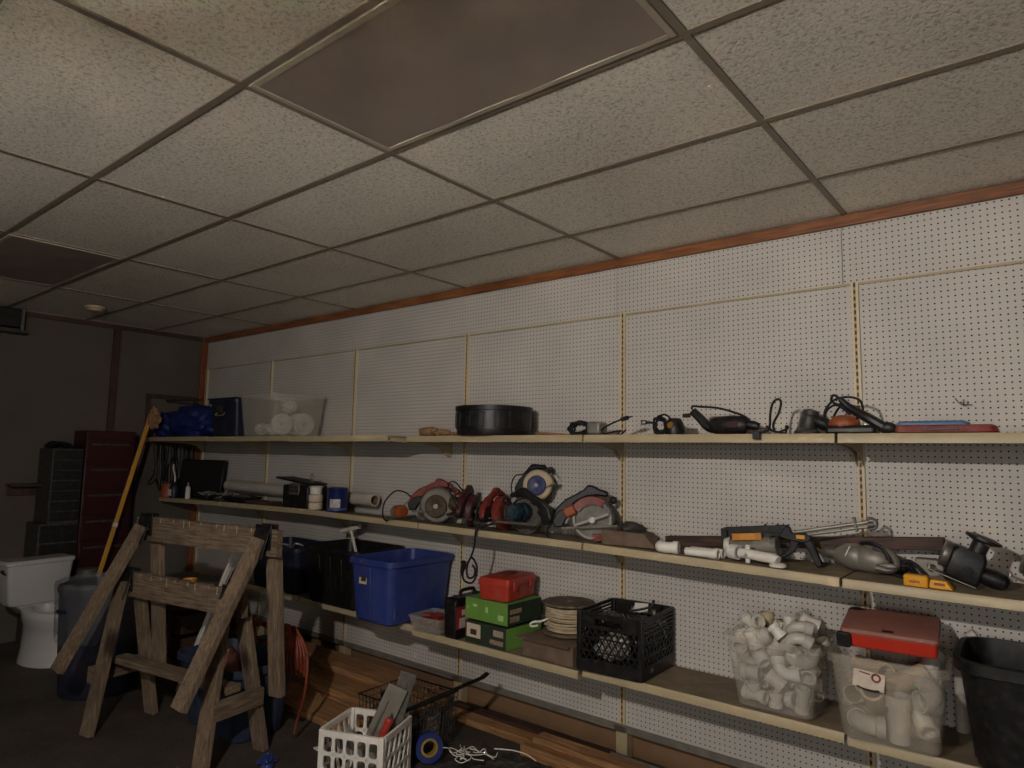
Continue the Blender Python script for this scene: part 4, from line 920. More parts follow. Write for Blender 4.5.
# black milk crate
def lattice(b, o, u, v, W, H, n, m, w, t, cross=True):
    """diagonal bars filling the rectangle spanned by unit axes u, v from corner o"""
    o, u, v = Vector(o), Vector(u), Vector(v); nn = u.cross(v)
    sp = W / n
    for s in (1, -1):
        k = -m
        for i in range(-m, n + m + 1):
            x0 = i * sp; x1 = x0 + s * H * .62
            # clip to 0..W
            (ax, ay), (bx, by) = (x0, 0), (x1, H)
            pts = []
            if ax < 0 and bx < 0 or ax > W and bx > W: continue
            def clip(px, py, qx, qy):
                if px < 0: f = (0 - px) / (qx - px); return 0, py + f * (qy - py)
                if px > W: f = (W - px) / (qx - px); return W, py + f * (qy - py)
                return px, py
            A = clip(ax, ay, bx, by); B = clip(bx, by, ax, ay)
            if (Vector(A) - Vector(B)).length < .012: continue
            b.bar(o + u * A[0] + v * A[1] + nn * (.0006 * s), o + u * B[0] + v * B[1] + nn * (.0006 * s), w, t, nn)
def milk_crate(name, label, loc, rot, W, D, H, m, style):
    t = thing(name, label, 'crate', loc, rot)
    w, d = W / 2, D / 2
    b = MB(); th = .008
    for sx in (-1, 1):
        for sy in (-1, 1):
            x, y = sx * (w - .012), sy * (d - .012)
            b.bb(x - .012, x + .012, y - .012, y + .012, 0, H)
    b.bb(-w + .012, w - .012, -d + .012, d - .012, 0, .01)
    b.build('frame', m, t, bevel=.004)
    for nm, M, L in (('front_side', Matrix.Translation((0, -d + .004, 0)), W), ('rear_side', Matrix.Translation((0, d - .004, 0)) @ Matrix.Rotation(PI, 4, 'Z'), W), ('right_side', Matrix.Translation((w - .004, 0, 0)) @ Matrix.Rotation(R(90), 4, 'Z'), D), ('left_side', Matrix.Translation((-w + .004, 0, 0)) @ Matrix.Rotation(R(-90), 4, 'Z'), D)):
        q = MB(); h = L / 2 - .022
        if style == 'diamond':
            q.bb(-h, h, -.004, .004, .0, .062)
            q.bb(-h, h, -.005, .005, H - .016, H)
            hz0 = H - .075
            if nm in ('front_side', 'rear_side'):
                q.bb(-h, -.075, -.004, .004, hz0, H - .016); q.bb(.075, h, -.004, .004, hz0, H - .016); q.bb(-.075, .075, -.004, .004, hz0, hz0 + .014); q.bb(-.078, .078, -.009, .009, H - .026, H)
            else:
                for k in range(4): q.bb(-h, h, -.005, .005, H - .032 - k * .019, H - .024 - k * .019)
            lattice(q, (-h, 0, .062), (1, 0, 0), (0, 0, 1), 2 * h, hz0 - .062 + .004, 9 if L > .3 else 8, 5, .006, .005)
            for z in (.10, .165): q.bb(-h, h, -.003, .003, z - .003, z + .003)
        else:
            q.bb(-h, h, -.005, .005, 0, .03); q.bb(-h, h, -.007, .007, H - .028, H); zz = [.03, .107, .184, H - .028]
            nx = 5
            for z in zz[1:-1]: q.bb(-h, h, -.004, .004, z - .008, z + .008)
            for k in range(nx + 1):
                x = -h + 2 * h * k / nx
                if nm in ('front_side', 'rear_side'): q.bb(max(-h, x - .008), min(h, x + .008), -.004, .004, .03, H - .028)
                else:
                    for z0, z1 in zip(zz, zz[1:]): q.bar((min(max(x - .012, -h), h), 0, z0), (min(max(x + .012, -h), h), 0, z1), .014, .008, (0, 1, 0))
            if nm in ('front_side', 'rear_side'):
                for z0, z1 in zip(zz, zz[1:]):
                    for k in range(nx):
                        xa, xb = -h + 2 * h * k / nx + .008, -h + 2 * h * (k + 1) / nx - .008
                        za, zb = z0 + (.008 if z0 > .05 else 0), z1 - (.008 if z1 < H - .05 else 0)
                        for cx, cz, sx, sz in ((xa, za, 1, 1), (xb, za, -1, 1), (xb, zb, -1, -1), (xa, zb, 1, -1)):
                            q.prism([(cx, cz), (cx + sx * .013, cz), (cx + sx * .004, cz + sz * .004), (cx, cz + sz * .013)], .0075, Matrix(((1, 0, 0, 0), (0, 0, -1, 0), (0, 1, 0, 0), (0, 0, 0, 1))))
        bm = q.bm; bm.transform(M); q.build(nm, m, t)
    return t
bc = milk_crate('milk_crate', 'black plastic milk crate with diamond lattice and white oval badge', (-1.035, -.245, ZL), R(4), .355, .40, .285, M_['black'], 'diamond')
b = MB(); e = [(.036 * math.cos(a * PI / 12), .022 * math.sin(a * PI / 12)) for a in range(24)]
TM = Matrix.Translation((.1745, -.085, .036)) @ Matrix(((0, 0, 1, 0), (1, 0, 0, 0), (0, 1, 0, 0), (0, 0, 0, 1)))
b.prism(e, .002, TM); b.build('oval_badge', M_['white'], bc)['label'] = 'white oval badge'
b = MB(); b.prism([(x * .72, y * .6) for x, y in e], .0008, Matrix.Translation((.0017, 0, 0)) @ TM); b.build('badge_field', M_['darkgrey'], bc)
b = MB()
for (x, y, w_, h_) in [(-.014, .003, .006, .016), (-.006, -.002, .01, .006), (.004, .003, .006, .016), (.012, -.001, .008, .006), (0, -.010, .034, .003)]: b.bb(x - w_ / 2, x + w_ / 2, y - h_ / 2, y + h_ / 2, -.0004, .0004)
b.bm.transform(Matrix.Translation((.0026, 0, 0)) @ TM); b.build('badge_script', M_['pvcdirty'], bc)
for i, (x, y, z, r, lb, m) in enumerate([(-.045, -.05, .095, (.075, .085, .055), 'white plastic bag seen through the black crate lattice', 'pvcdirty'), (.06, .06, .215, (.06, .075, .03), 'grey rag heaped at the top of the black crate', 'darkgrey'), (-.085, .0, .225, (.042, .09, .03), 'bunched grey plastic sheet in the top of black crate', 'dullsteel')]):
    q = thing('plastic_bag' if i != 1 else 'rag', lb, 'bag' if i != 1 else 'rag', (-1.035 + x, -.245 + y, ZL + z), R(20 * i))
    MB().blob((0, 0, 0), r, .42, 3, 40 + i, 4).build('crumple', M_[m], q, angle=25)
t = thing('scrap_paper', 'small white paper scrap among rags in the black crate', 'paper', (-1.02, -.115, ZL + .272), (R(50), 0, R(20))); MB().bb(-.035, .035, -.025, .025, -.001, .001).build('sheet', M_['white'], t)
t = thing('bent_rod', 'thin dark rod poking out of the black crate', 'rod', (-.97, -.20, ZL + .255)); MB().tube([(-.07, 0, .01), (0, 0, .03), (.05, 0, .05), (.065, 0, .075)], .006, 8, 4).build('shaft', M_['darkgrey'], t); MB().sphere((.065, 0, .078), .0085, 10).build('tip', M_['blackmatte'], t)
# clear bins
CB1 = (-.258, -.275, ZL)
t = thing('clear_bin', 'left clear plastic bin heaped with white pipe fittings', 'bin', CB1, R(1))
tub(.385, .315, .30, .035, .04, .004, .010, .03).build('body', M_['frost'], t)
CB2 = (.178, -.315, ZL)
t = thing('clear_bin', 'right clear plastic bin of large pipes with a paper tag', 'bin', CB2, R(4))
tub(.385, .36, .315, .03, .04, .004, .012, .03).build('body', M_['frost2'], t)
b = MB(); b.box((-.055, -.1865, .24), (.105, .002, .062), (R(-5), R(5), 0)); b.build('paper_tag', mat('creased_white_tag', (206, 190, 172), .8, var=.15, scale=30), t)
b = MB(); b.torus((-.03, -.1890, .252), .013, .0035, (R(85), 0, 0), 18, 6); b.bar((-.085, -.1892, .268), (-.05, -.1892, .262), .004, .002, (0, 1, 0)); b.build('red_mark', M_['red'], t)
b = MB(); b.tube([(-.095, -.189, .215), (-.06, -.189, .205), (-.02, -.189, .208)], .003, 6, 3); b.build('black_mark', M_['black'], t)
MB().box((.092, -.19, .245), (.012, .002, .008)).build('green_dot', M_['green'], t)
# red case on the bin
t = thing('organizer_case', 'flat red case with dusty maroon lid resting across the right clear bin', 'case', (.175, -.275, ZL + .352), (R(8), 0, R(5)))
loft(MB(), [(rr(.155, .125, .014), 0), (rr(.16, .13, .016), .006), (rr(.163, .133, .016), .052)]).build('base', M_['redcase'], t)
loft(MB(), [(rr(.165, .135, .018), .0525), (rr(.167, .137, .02), .06), (rr(.163, .133, .02), .07), (rr(.15, .12, .02), .073)]).build('lid', M_['maroon'], t)
b = MB(); b.prism(rr(.026, .028, .012), .024, Matrix.Translation((-.150, -.14, .03)) @ Matrix.Rotation(R(90), 4, 'X')); b.build('corner_latch', M_['black'], t, bevel=.003)
b = MB(); b.blob((-.13, .11, .06), (.04, .03, .018), .2, 3, 2, 2); b.build('rear_hinge', M_['black'], t)
MB().bb(-.02, .02, -.125, -.105, .0735, .075).build('lid_emblem', M_['redtin'], t)
# black tote on the right
t = thing('storage_tote', 'open black tote cut off by the right edge of the photo', 'tote', (.70, -.30, ZL), R(2))
tub(.58, .44, .375, .04, .09, .005, .016, .04).build('body', M_['black'], t); tub_ribs(t, M_['black'], .58, .44, .375, .04, 'fl', 2, .07)
t = thing('bent_pipe', 'white bent pipe standing between the right clear bin and black tote', 'pipe', (.375, -.043, ZL))
MB().tube([(0, 0, .0), (0, 0, .15), (.0, .0, .28), (.02, 0, .34), (.05, 0, .37)], .024, 14, 4).build('bend', M_['pvc'], t); MB().pipe((.045, 0, .366), (.065, 0, .382), .029, .022).build('socket', M_['pvc'], t)
# ------------------------------------------------------------------ pipe fittings in the clear bins
def f_coupling(r=.029, l=.075):
    def parts(t, m):
        MB().lathe([(r, -l / 2), (r, l / 2), (r - .005, l / 2), (r - .005, -l / 2), (r, -l / 2)], 18).build('sleeve', m, t)
        for s in (-1, 1): MB().lathe([(r + .0002, s * l * .5), (r + .005, s * l * .5), (r + .005, s * l * .2), (r + .0002, s * l * .2)], 18).build('socket_ring', m, t)
    return parts
def f_elbow(r=.024, R_=.045):
    def parts(t, m):
        b = MB(); b.tube([(R_ * math.cos(a) - R_ * .7, 0, R_ * math.sin(a) - R_ * .5) for a in [PI / 2 * i / 6 for i in range(7)]], r, 16, 2, cap=False); b.build('bend', m, t, angle=60, thick=.003)
        MB().pipe((R_ - R_ * .7, 0, -R_ * .5 - .028), (R_ - R_ * .7, 0, -R_ * .5 + .002), r + .005, r - .001, 18).build('lower_socket', m, t)
        MB().pipe((-R_ * .7 - .028, 0, R_ - R_ * .5), (-R_ * .7 + .002, 0, R_ - R_ * .5), r + .005, r - .001, 18).build('side_socket', m, t)
    return parts
def f_tee(r=.024, l=.10):
    def parts(t, m):
        MB().pipe((-l / 2, 0, 0), (l / 2, 0, 0), r, r - .003, 18).build('run', m, t)
        for s in (-1, 1): MB().pipe((s * l * .3, 0, 0), (s * l * .5, 0, 0), r + .005, r + .0002, 18).build('socket_ring', m, t)
        MB().pipe((0, 0, r * .8), (0, 0, r + .034), r, r - .003, 18).build('branch', m, t); MB().pipe((0, 0, r + .012), (0, 0, r + .036), r + .005, r + .0002, 18).build('branch_ring', m, t)
    return parts
def f_pipe(r=.036, l=.17):
    def parts(t, m):
        MB().pipe((0, 0, -l / 2), (0, 0, l / 2), r, r - .004, 20).build('length', m, t)
        MB().pipe((0, 0, l / 2 - .045), (0, 0, l / 2), r + .006, r + .0002, 20).build('bell_end', m, t)
    return parts
def f_cap(r=.032):
    def parts(t, m):
        MB().lathe([(0, .02), (r * .7, .018), (r, .008), (r, -.025), (r - .004, -.025), (r - .004, .004), (0, .012)], 20).build('dome', m, t); MB().lathe([(r + .0002, -.012), (r + .004, -.012), (r + .004, -.025), (r + .0002, -.025)], 20).build('rim_ring', m, t)
    return parts
KINDS = {'coupling': f_coupling(), 'elbow': f_elbow(), 'tee': f_tee(), 'reducer': f_coupling(.023, .06), 'cap': f_cap(), 'big_pipe': f_pipe(), 'short_pipe': f_pipe(.030, .12), 'big_coupling': f_coupling(.042, .09), 'big_elbow': f_elbow(.034, .062)}
KNAME = {'coupling': 'pipe_coupling', 'elbow': 'pipe_elbow', 'tee': 'pipe_tee', 'reducer': 'pipe_reducer', 'cap': 'pipe_plug', 'big_pipe': 'pipe_length', 'short_pipe': 'short_pipe_length', 'big_coupling': 'wide_pipe_coupling', 'big_elbow': 'wide_pipe_elbow'}  # the cap kind is a domed pipe cap
# PACK: where each fitting came to rest (0.1 mm, 0.01 rad)
PK = list(KINDS)
REST = [[(2,-851,-815,495,-27,0,295),(1,890,883,475,-195,39,64),(4,532,-585,542,-176,78,116),(1,-100,-30,494,157,0,-259),(1,-1260,401,550,-14,268,-163),(0,818,76,541,157,106,149),(1,-506,442,723,-164,-41,-77),(3,39,-886,507,0,0,-175),(2,1048,361,1110,6,14,31),(2,1118,-934,746,-81,-141,-79),(1,-103,-172,1084,-157,0,116),(1,-32,405,1339,22,-24,10),(0,71,-950,1309,-218,-28,-130),(1,-1168,104,1242,198,-5,86),(2,1455,408,2239,-37,-189,193),(1,-456,1004,1172,-293,50,18),(0,764,-381,1447,23,255,-45),(0,729,945,1254,6,303,-140),(1,518,-1069,1768,188,117,-92),(1,856,1079,1928,-28,223,-22),(0,-940,-965,1437,-151,61,-154),(3,-915,699,1769,201,10,-78),(0,-117,976,2025,-312,49,-7),(3,407,451,1736,-86,-50,74),(1,-1252,-440,1806,-50,301,-5),(0,719,92,2218,-37,260,164),(0,58,-243,1890,-60,-269,28),(0,1356,-489,1778,222,-100,-61),(1,-294,179,2229,183,-38,-101),(1,-596,-636,2253,-132,-61,249),(4,1496,935,2604,-290,-70,-89),(1,-1427,39,2239,40,104,-208),(0,1006,14,2972,-113,-40,40),(1,1433,-775,2348,-193,96,-110),(1,-672,135,2703,202,-4,-158),(2,-1473,963,2371,-208,-173,-78),(3,905,1070,2811,-78,-56,-201),(0,-833,-963,2853,4,-41,20),(3,268,-51,2816,253,-64,78),(0,-1450,-732,2603,-107,-23,-6),(0,134,-651,2667,-40,-72,307),(4,694,-601,2262,237,100,44),(0,1212,70,3656,-199,-38,-115),(2,-1158,-135,3257,-98,-77,-267),(4,-281,-988,3091,-115,32,-142),(0,888,775,3529,-24,-30,165),(3,334,1125,2575,176,222,12),(1,924,-1082,3123,-40,-46,-286),(4,-573,1087,2424,-109,5,133),(1,849,-647,3486,-67,-21,-278),(2,189,614,3141,143,133,-184),(3,202,-1068,3360,-65,42,206),(3,-1317,518,3036,59,28,217),(1,-682,841,3150,163,148,6)],
[(5,313,-1116,1072,-1,-5,173),(8,547,1052,594,202,40,228),(8,-919,-854,592,-157,1,-296),(5,680,-286,601,128,-141,196),(7,1224,461,1469,-146,53,163),(5,-547,-634,1480,-87,-42,283),(8,-796,612,592,157,1,37),(6,1017,-824,1145,249,84,128),(5,-1273,359,1407,-148,-214,-13),(7,241,242,1220,26,80,213),(8,-132,1141,1539,-57,266,-25),(8,1296,-774,1949,-154,39,-75),(5,420,-49,2152,70,-210,-18),(5,-793,735,2214,151,6,74),(8,1218,1027,2359,-29,78,-217)]]
gq = random.Random(2)
for bi, (cb, rz, where) in enumerate(((CB1, 1, 'left'), (CB2, 4, 'right'))):
    proto = {}
    BM = Matrix.Translation(cb) @ Matrix.Rotation(R(rz), 4, 'Z')
    for k, x, y, z, a, b_, c in REST[bi]:
        kd = PK[k]; tone = gq.choice(('pvc', 'pvc', 'pvcdirty', 'pvctan') if bi else ('pvc', 'pvc', 'pvc', 'white', 'pvcdirty', 'pvctan'))
        T = BM @ Matrix.Translation((x / 1e4, y / 1e4, z / 1e4)) @ Euler((a / 100, b_ / 100, c / 100)).to_matrix().to_4x4()
        if (kd, tone) in proto: t = dup(proto[kd, tone], T.translation, tuple(T.to_euler()))
        else:
            adj = {'pvc': 'white', 'white': 'bright white', 'pvcdirty': 'greyish white', 'pvctan': 'yellowed'}[tone]
            t = thing(KNAME[kd], '%s plastic %s among the fittings in the %s clear bin' % (adj, KNAME[kd].replace('_', ' '), where), 'pipe fitting', T.translation, tuple(T.to_euler()), '%s %ss in the %s clear bin' % (adj, KNAME[kd].replace('_', ' '), where))
            KINDS[kd](t, M_[tone]); proto[kd, tone] = t
# ------------------------------------------------------------------ floor: sawhorses
def metal_bracket(parent, x):
    b = MB(); b.bb(x - .06, x + .06, -.026, -.0195, -.11, .02); b.bb(x - .06, x + .06, .0195, .026, -.11, .02)
    for s in (-1, 1): b.bar((x, s * .026, .0), (x, s * .075, -.15), .11, .005, (0, 1, 0))
    b.build('joint_bracket', M_['black'], parent, bevel=.002)
    b = MB()
    for i in range(4): b.cyl((x - .035 + .07 * (i % 2), -.0285, -.02 - .05 * (i // 2)), (x - .035 + .07 * (i % 2), -.026, -.02 - .05 * (i // 2)), .006, seg=8)
    b.build('screw_heads', M_['steel'], parent)
def sawhorse(label, loc, rot, L=1.12, H=.875, sp=.20, sf=.20, dx=0., dxb=0., Hf=None, braces=True):
    """origin at the middle of the beam's top edge"""
    t = thing('sawhorse', label, 'sawhorse', loc, rot, 'stacked sawhorses')
    b = MB(); n = 28
    top = []; g = random.Random(int(loc[2] * 100))
    for i in range(n):
        x0, x1 = -L / 2 + L * i / n, -L / 2 + L * (i + 1) / n
        dz = g.choice((0, 0, 0, -.004, -.008))
        b.bb(x0, x1 if g.random() < .7 else x1 - .004, -.019, .019, -.14, dz)
    b.build('beam', M_['oldbeam'], t)
    c = MB()
    for i in range(13):
        x = -L / 2 + L * (i + .3 + .6 * g.random()) / 13; hh = g.uniform(.012, .045)
        c.bb(x - .0018, x + .0018, -.0198, -.0188, -hh, -.003)
    c.build('saw_cuts', mat('fresh_cut_wood', (196, 180, 150), .8), t)
    for sx in (-1, 1):
        metal_bracket(t, sx * (L / 2 - .10))
        for sy in (-1, 1):
            x = sx * (L / 2 - .10)
            MB().bar((x, sy * .048, -.05), (x + sx * .03 + (dx if sy < 0 else dxb if sx < 0 or dxb < .05 else 0), sy * (sp if sy > 0 else sf), -(Hf or H) if sy < 0 else -H), .089, .038, (0, sy * 1., .25)).build('leg', M_['oldwood'], t, bevel=.003)
    if not braces: return t
    zs = -H + .30; ys = .048 + (sp - .048) * (-.05 - zs) / (H - .05)
    for sx in (-1, 1):
        x = sx * (L / 2 - .10 + .018)
        MB().bb(x - .019 + sx * .066, x + .019 + sx * .066, -ys - .01, ys + .01, zs - .045, zs + .045).build('end_brace', M_['oldcross'], t, bevel=.002)
    MB().bb(-L / 2 + .05, L / 2 - .05, -.045, .045, zs + .0455, zs + .0835).build('stretcher', M_['oldbeam'], t, bevel=.002)
    return t
def weather(): pass
ang = math.atan2(.18, 1.07)
sawhorse('weathered wooden sawhorse standing on the floor, supporting another one', (-3.19, -1.515, .877), (R(0), R(0), ang), 1.12, dx=.05, dxb=.02)
sawhorse('upper weathered sawhorse straddling the one below with legs in the air', (-3.05, -1.46, 1.205), (0, 0, ang), 1.22, sp=.10, sf=.365, dx=-.15, dxb=.07, Hf=.835, braces=False)
# white slats
for i in range(4):
    x = -3.50 + i * .036
    t = thing('metal_strip', 'thin white metal strip leaning in the steel blue tub', 'strip', (0, 0, 0), 0, 'white metal strips in the steel blue tub')
    MB().bar((x - .44, -1.13 - .012 * i, .004), (x + .09, -1.08 - .012 * i, .965 - .01 * i), .011, .006, (0, 1, 0)).build('strip', M_['white'], t)
t = thing('white_rod', 'long thin white rod leaning between the two sawhorse beams', 'rod', (0, 0, 0))
MB().cyl((-3.80, -1.19, .004), (-3.12, -1.19, 1.14), .007, seg=10).build('shaft', M_['white'], t); MB().sphere((-3.12, -1.19, 1.14), .0095, 10).build('rounded_tip', M_['white'], t)
# steel blue tub with orange cord
t = thing('storage_tote', 'large steel blue tub on the floor under the sawhorses', 'tub', (-3.135, -1.165, 0), R(2))
tub(.66, .40, .41, .05, .06, .006, .016, .04).build('body', M_['steelblue'], t); tub_ribs(t, M_['steelblue'], .66, .40, .41, .05, 'fr', 3, .06)
t = thing('power_cord', 'bundle of orange extension cord hanging over the steel blue tub', 'extension cord', (-2.90, -1.08, 0))
g = random.Random(5)
b = MB()
for k in range(7):
    o = .018 * (k - 3)
    b.tube([(-.06 + o, .02 + g.uniform(-.03, .03), .30), (-.02 + o, .03, .42), (.05 + o, .04 + g.uniform(-.02, .02), .53 + g.uniform(-.02, .02)), (.12 + o * .6, .03, .58 + g.uniform(-.02, .03)), (.19 + o * .4, .03 + o * .5, .53), (.22 + o * .4, .02 + o, .45), (.215 + o * .3, .03 + o, .36 + g.uniform(-.03, .03))], .009, 7, 5)
b.build('strands', mat('orange_cord_jacket', (120, 48, 26), .5, var=.2, scale=10, dust=.15), t, angle=60)
b = MB()
for k in range(3): b.tube([(-.30 + .05 * k, .02, .46), (-.22, .0, .55 + .02 * k), (-.10, .03, .585 - .015 * k), (.02, .04, .56), (.12, .05, .55 + .015 * k)], .009, 7, 5)
b.tube([(.21, .06, .40), (.25, .06, .46), (.275, .05, .38), (.27, .04, .24), (.235, .03, .12), (.225, .02, .04)], .008, 7, 6)
b.build('hanging_loop', mat('orange_cord_jacket', (112, 46, 26), .5, var=.2, scale=10, dust=.15), t, angle=60)
for i, (x, y, z, r, lb, m) in enumerate([(-3.30, -1.19, .33, (.085, .085, .12), 'dark rag bundle in the left half of the steel blue tub', 'darkgrey'), (-3.10, -1.22, .34, (.05, .045, .12), 'crumpled red and white package in the steel blue tub', 'maroon')]):
    q = thing('bundle', lb, 'bundle', (x, y, z)); MB().blob((0, 0, 0), r, .35, 3, 60 + i, 3).build('crumple', M_[m], q, angle=30)
    if i == 1: MB().blob((-.05, -.03, -.03), (.03, .03, .04), .3, 3, 70, 2).build('white_corner', M_['white'], q, angle=30)
t = thing('blue_scrub_brush', 'small blue bristly scrubber on the floor by the sawhorse foot', 'brush', (-2.50, -1.33, 0))
b = MB(); g = random.Random(3)
for k in range(60):
    a, e = g.uniform(0, 2 * PI), g.uniform(.1, 1.4); b.bar((0, 0, .02), (.055 * math.cos(a) * math.cos(e), .055 * math.sin(a) * math.cos(e), .02 + .05 * math.sin(e)), .004, .004)
b.build('bristles', M_['bluetote'], t); MB().lathe([(0, 0), (.03, 0), (.034, .01), (.025, .025), (0, .03)], 18).build('base', M_['bluetote'], t)
# ------------------------------------------------------------------ toilet
t = thing('toilet', 'white porcelain toilet without a seat by the far wall', 'toilet', (-5.55, -1.51, 0), R(9))
def ell(cx, rx, ry, n=28): return [(cx + rx * math.cos(2 * PI * i / n), ry * math.sin(2 * PI * i / n)) for i in range(n)]
b = MB(); loft(b, [(ell(.22, .25, .155), 0), (ell(.22, .248, .152), .02), (ell(.23, .24, .145), .10), (ell(.24, .235, .142), .22), (ell(.27, .25, .155), .275), (ell(.285, .265, .18), .335), (ell(.285, .27, .188), .385), (ell(.285, .262, .18), .398), (ell(.295, .20, .125), .398), (ell(.295, .19, .115), .36), (ell(.28, .12, .08), .22), (ell(.26, .05, .04), .18)]); b.build('bowl', M_['porcelain'], t, angle=60)
b = MB(); loft(b, [([(x + .0, y) for x, y in rr(.10, .09, .03)], .33), ([(x - .01, y) for x, y in rr(.11, .16, .04)], .405)]); b.build('rear_deck', M_['porcelain'], t, angle=50)
b = MB(); loft(b, [([(x - .02, y) for x, y in rr(.075, .19, .03)], .406), ([(x - .02, y) for x, y in rr(.088, .21, .035)], .44), ([(x - .02, y) for x, y in rr(.10, .235, .035)], .705)]); b.build('tank', M_['porcelain'], t)
b = MB(); loft(b, [([(x - .02, y) for x, y in rr(.104, .242, .035)], .706), ([(x - .02, y) for x, y in rr(.108, .246, .035)], .712), ([(x - .02, y) for x, y in rr(.108, .246, .035)], .735), ([(x - .02, y) for x, y in rr(.10, .238, .035)], .742)]); b.build('tank_lid', M_['porcelain'], t)
b = MB(); b.cyl((.0, -.228, .665), (.0, -.250, .668), .012); b.bar((0, -.251, .668), (.075, -.254, .655), .014, .008, (0, 1, 0)); b.build('flush_lever', M_['black'], t, bevel=.002)
for s in (-1, 1): MB().sphere((.20, s * .125, .018), (.016, .016, .014), 10).build('bolt_cap', M_['porcelain'], t)
# ------------------------------------------------------------------ trash can
t = thing('trash_can', 'round dark blue trash can lined with a clear plastic bag', 'trash can', (-4.37, -1.455, 0))
MB().lathe([(0, 0), (.215, 0), (.225, .015), (.245, .30), (.262, .66), (.272, .665), (.275, .69), (.268, .70), (.258, .69), (.24, .30), (.21, .03), (0, .025)], 40).build('body', M_['navy'], t)
b = MB(); n = 40; rings = []; g = random.Random(6)
for z, r in ((.36, .262), (.40, .268), (.50, .273), (.60, .281), (.68, .290), (.722, .288), (.730, .27), (.70, .248), (.60, .235)):
    rings.append(b.verts([((r + .006 * math.sin(i * 2.4 + z * 9) + g.uniform(-.003, .003)) * math.cos(2 * PI * i / n), (r + .006 * math.sin(i * 2.4 + z * 9) + g.uniform(-.003, .003)) * math.sin(2 * PI * i / n), z + (g.uniform(-.03, .03) if z < .4 else g.uniform(-.006, .006))) for i in range(n)]))
for p, q in zip(rings, rings[1:]):
    for i in range(n): b._face([p[i], p[(i + 1) % n], q[(i + 1) % n], q[i]])
b.build('bag_liner', M_['film'], t, angle=25)
for s in (-1, 1): MB().tube([(s * .05 - .05, -.262, .56), (s * .03, -.285, .555), (s * .05 + .05, -.262, .56)], .01, 7, 4).build('grip', M_['navy'], t) if s == 1 else None
# far corner: chest, drawers, cans
t = thing('tool_cabinet', 'tall dark red metal tool cabinet in the far corner', 'cabinet', (-5.88, -.965, 0))
MB().bb(-.20, .10, -.20, .20, .06, 1.76).build('carcass', M_['redtin'], t, bevel=.008)
for z0, z1 in ((.10, .58), (.60, .80), (.82, 1.02), (1.04, 1.24), (1.26, 1.46), (1.48, 1.68)):
    q = MB().bb(.1005, .112, -.19, .19, z0, z1).build('drawer', M_['redtin'], t, bevel=.004); MB().bb(.1125, .125, -.16, .14, z1 - .05, z1 - .03).build('pull', M_['darkgrey'], q, bevel=.003)
for sx in (-.15, .06):
    for sy in (-.15, .15): MB().cyl((sx, sy - .015, .03), (sx, sy + .015, .03), .03).bb(sx - .012, sx + .012, sy - .012, sy + .012, .03, .06).build('caster', M_['black'], t)
t = thing('drawer_stack', 'dark grey stack of parts drawers left of the red cabinet', 'drawers', (-5.895, -1.312, 0))
MB().bb(-.20, .14, -.10, .13, .98, 1.60).build('upper_case', M_['darkgrey'], t, bevel=.006); MB().bb(-.20, .12, -.15, .14, 0, .979).build('lower_case', M_['darkgrey'], t, bevel=.006)
for k in range(7): MB().bb(.1405, .150, -.095, .125, 1.0 + k * .085, 1.0 + k * .085 + .075).build('drawer', M_['black'], t, bevel=.004)
for k in range(6): MB().bb(.1205, .130, -.14, .13, .08 + k * .15, .08 + k * .15 + .135).build('drawer', M_['black'], t, bevel=.004)
b = MB(); b.blob((-.02, -.02, 1.625), (.12, .09, .035), .4, 4, 5, 3, flat=1.601); b.build('clutter', M_['black'], t, angle=30)
t = thing('wall_ledge', 'small dark shelf bracket left of the parts drawers', 'bracket', (X0 + .005, -1.52, 1.25)); MB().bb(0, .16, -.11, .12, .03, .05).build('plate', M_['darkwood'], t, bevel=.003); MB().bb(0, .02, -.10, .11, -.05, .0295).build('wall_strip', M_['darkwood'], t, bevel=.003)
t = thing('small_bin', 'small grey lidded bin behind the toilet tank', 'bin', (-5.615, -1.125, 0))
MB().lathe([(0, 0), (.07, 0), (.075, .01), (.085, .55), (.08, .55), (0, .54)], 28).build('body', M_['darkgrey'], t); MB().lathe([(.086, .551), (.09, .555), (.09, .60), (.08, .615), (0, .62)], 28).build('lid', M_['dullsteel'], t)
# yellow stick
t = thing('yellow_pole', 'long yellow fibreglass pole leaning on the end of the top shelf', 'pole', (0, 0, 0))
P0, P1 = Vector((-5.40, -1.26, .0)), Vector((-5.72, -.67, 1.945))
b = MB(); b.bar(P0, P1, .034, .020, (1, 0, 0)); b.build('shaft', mat('yellow_fibreglass', (206, 152, 52), .4, var=.15, scale=6), t, bevel=.004)
d = (P1 - P0).normalized(); q = P0 + d * 1.0; MB().bar(q, q + d * .035, .0355, .0215, (1, 0, 0)).build('level_vial', M_['white'], t)
b = MB(); b.blob(P1 + Vector((.03, .01, -.06)), (.05, .05, .09), .5, 4, 3, 3); b.build('cloth_tie', M_['leather'], t, angle=30)
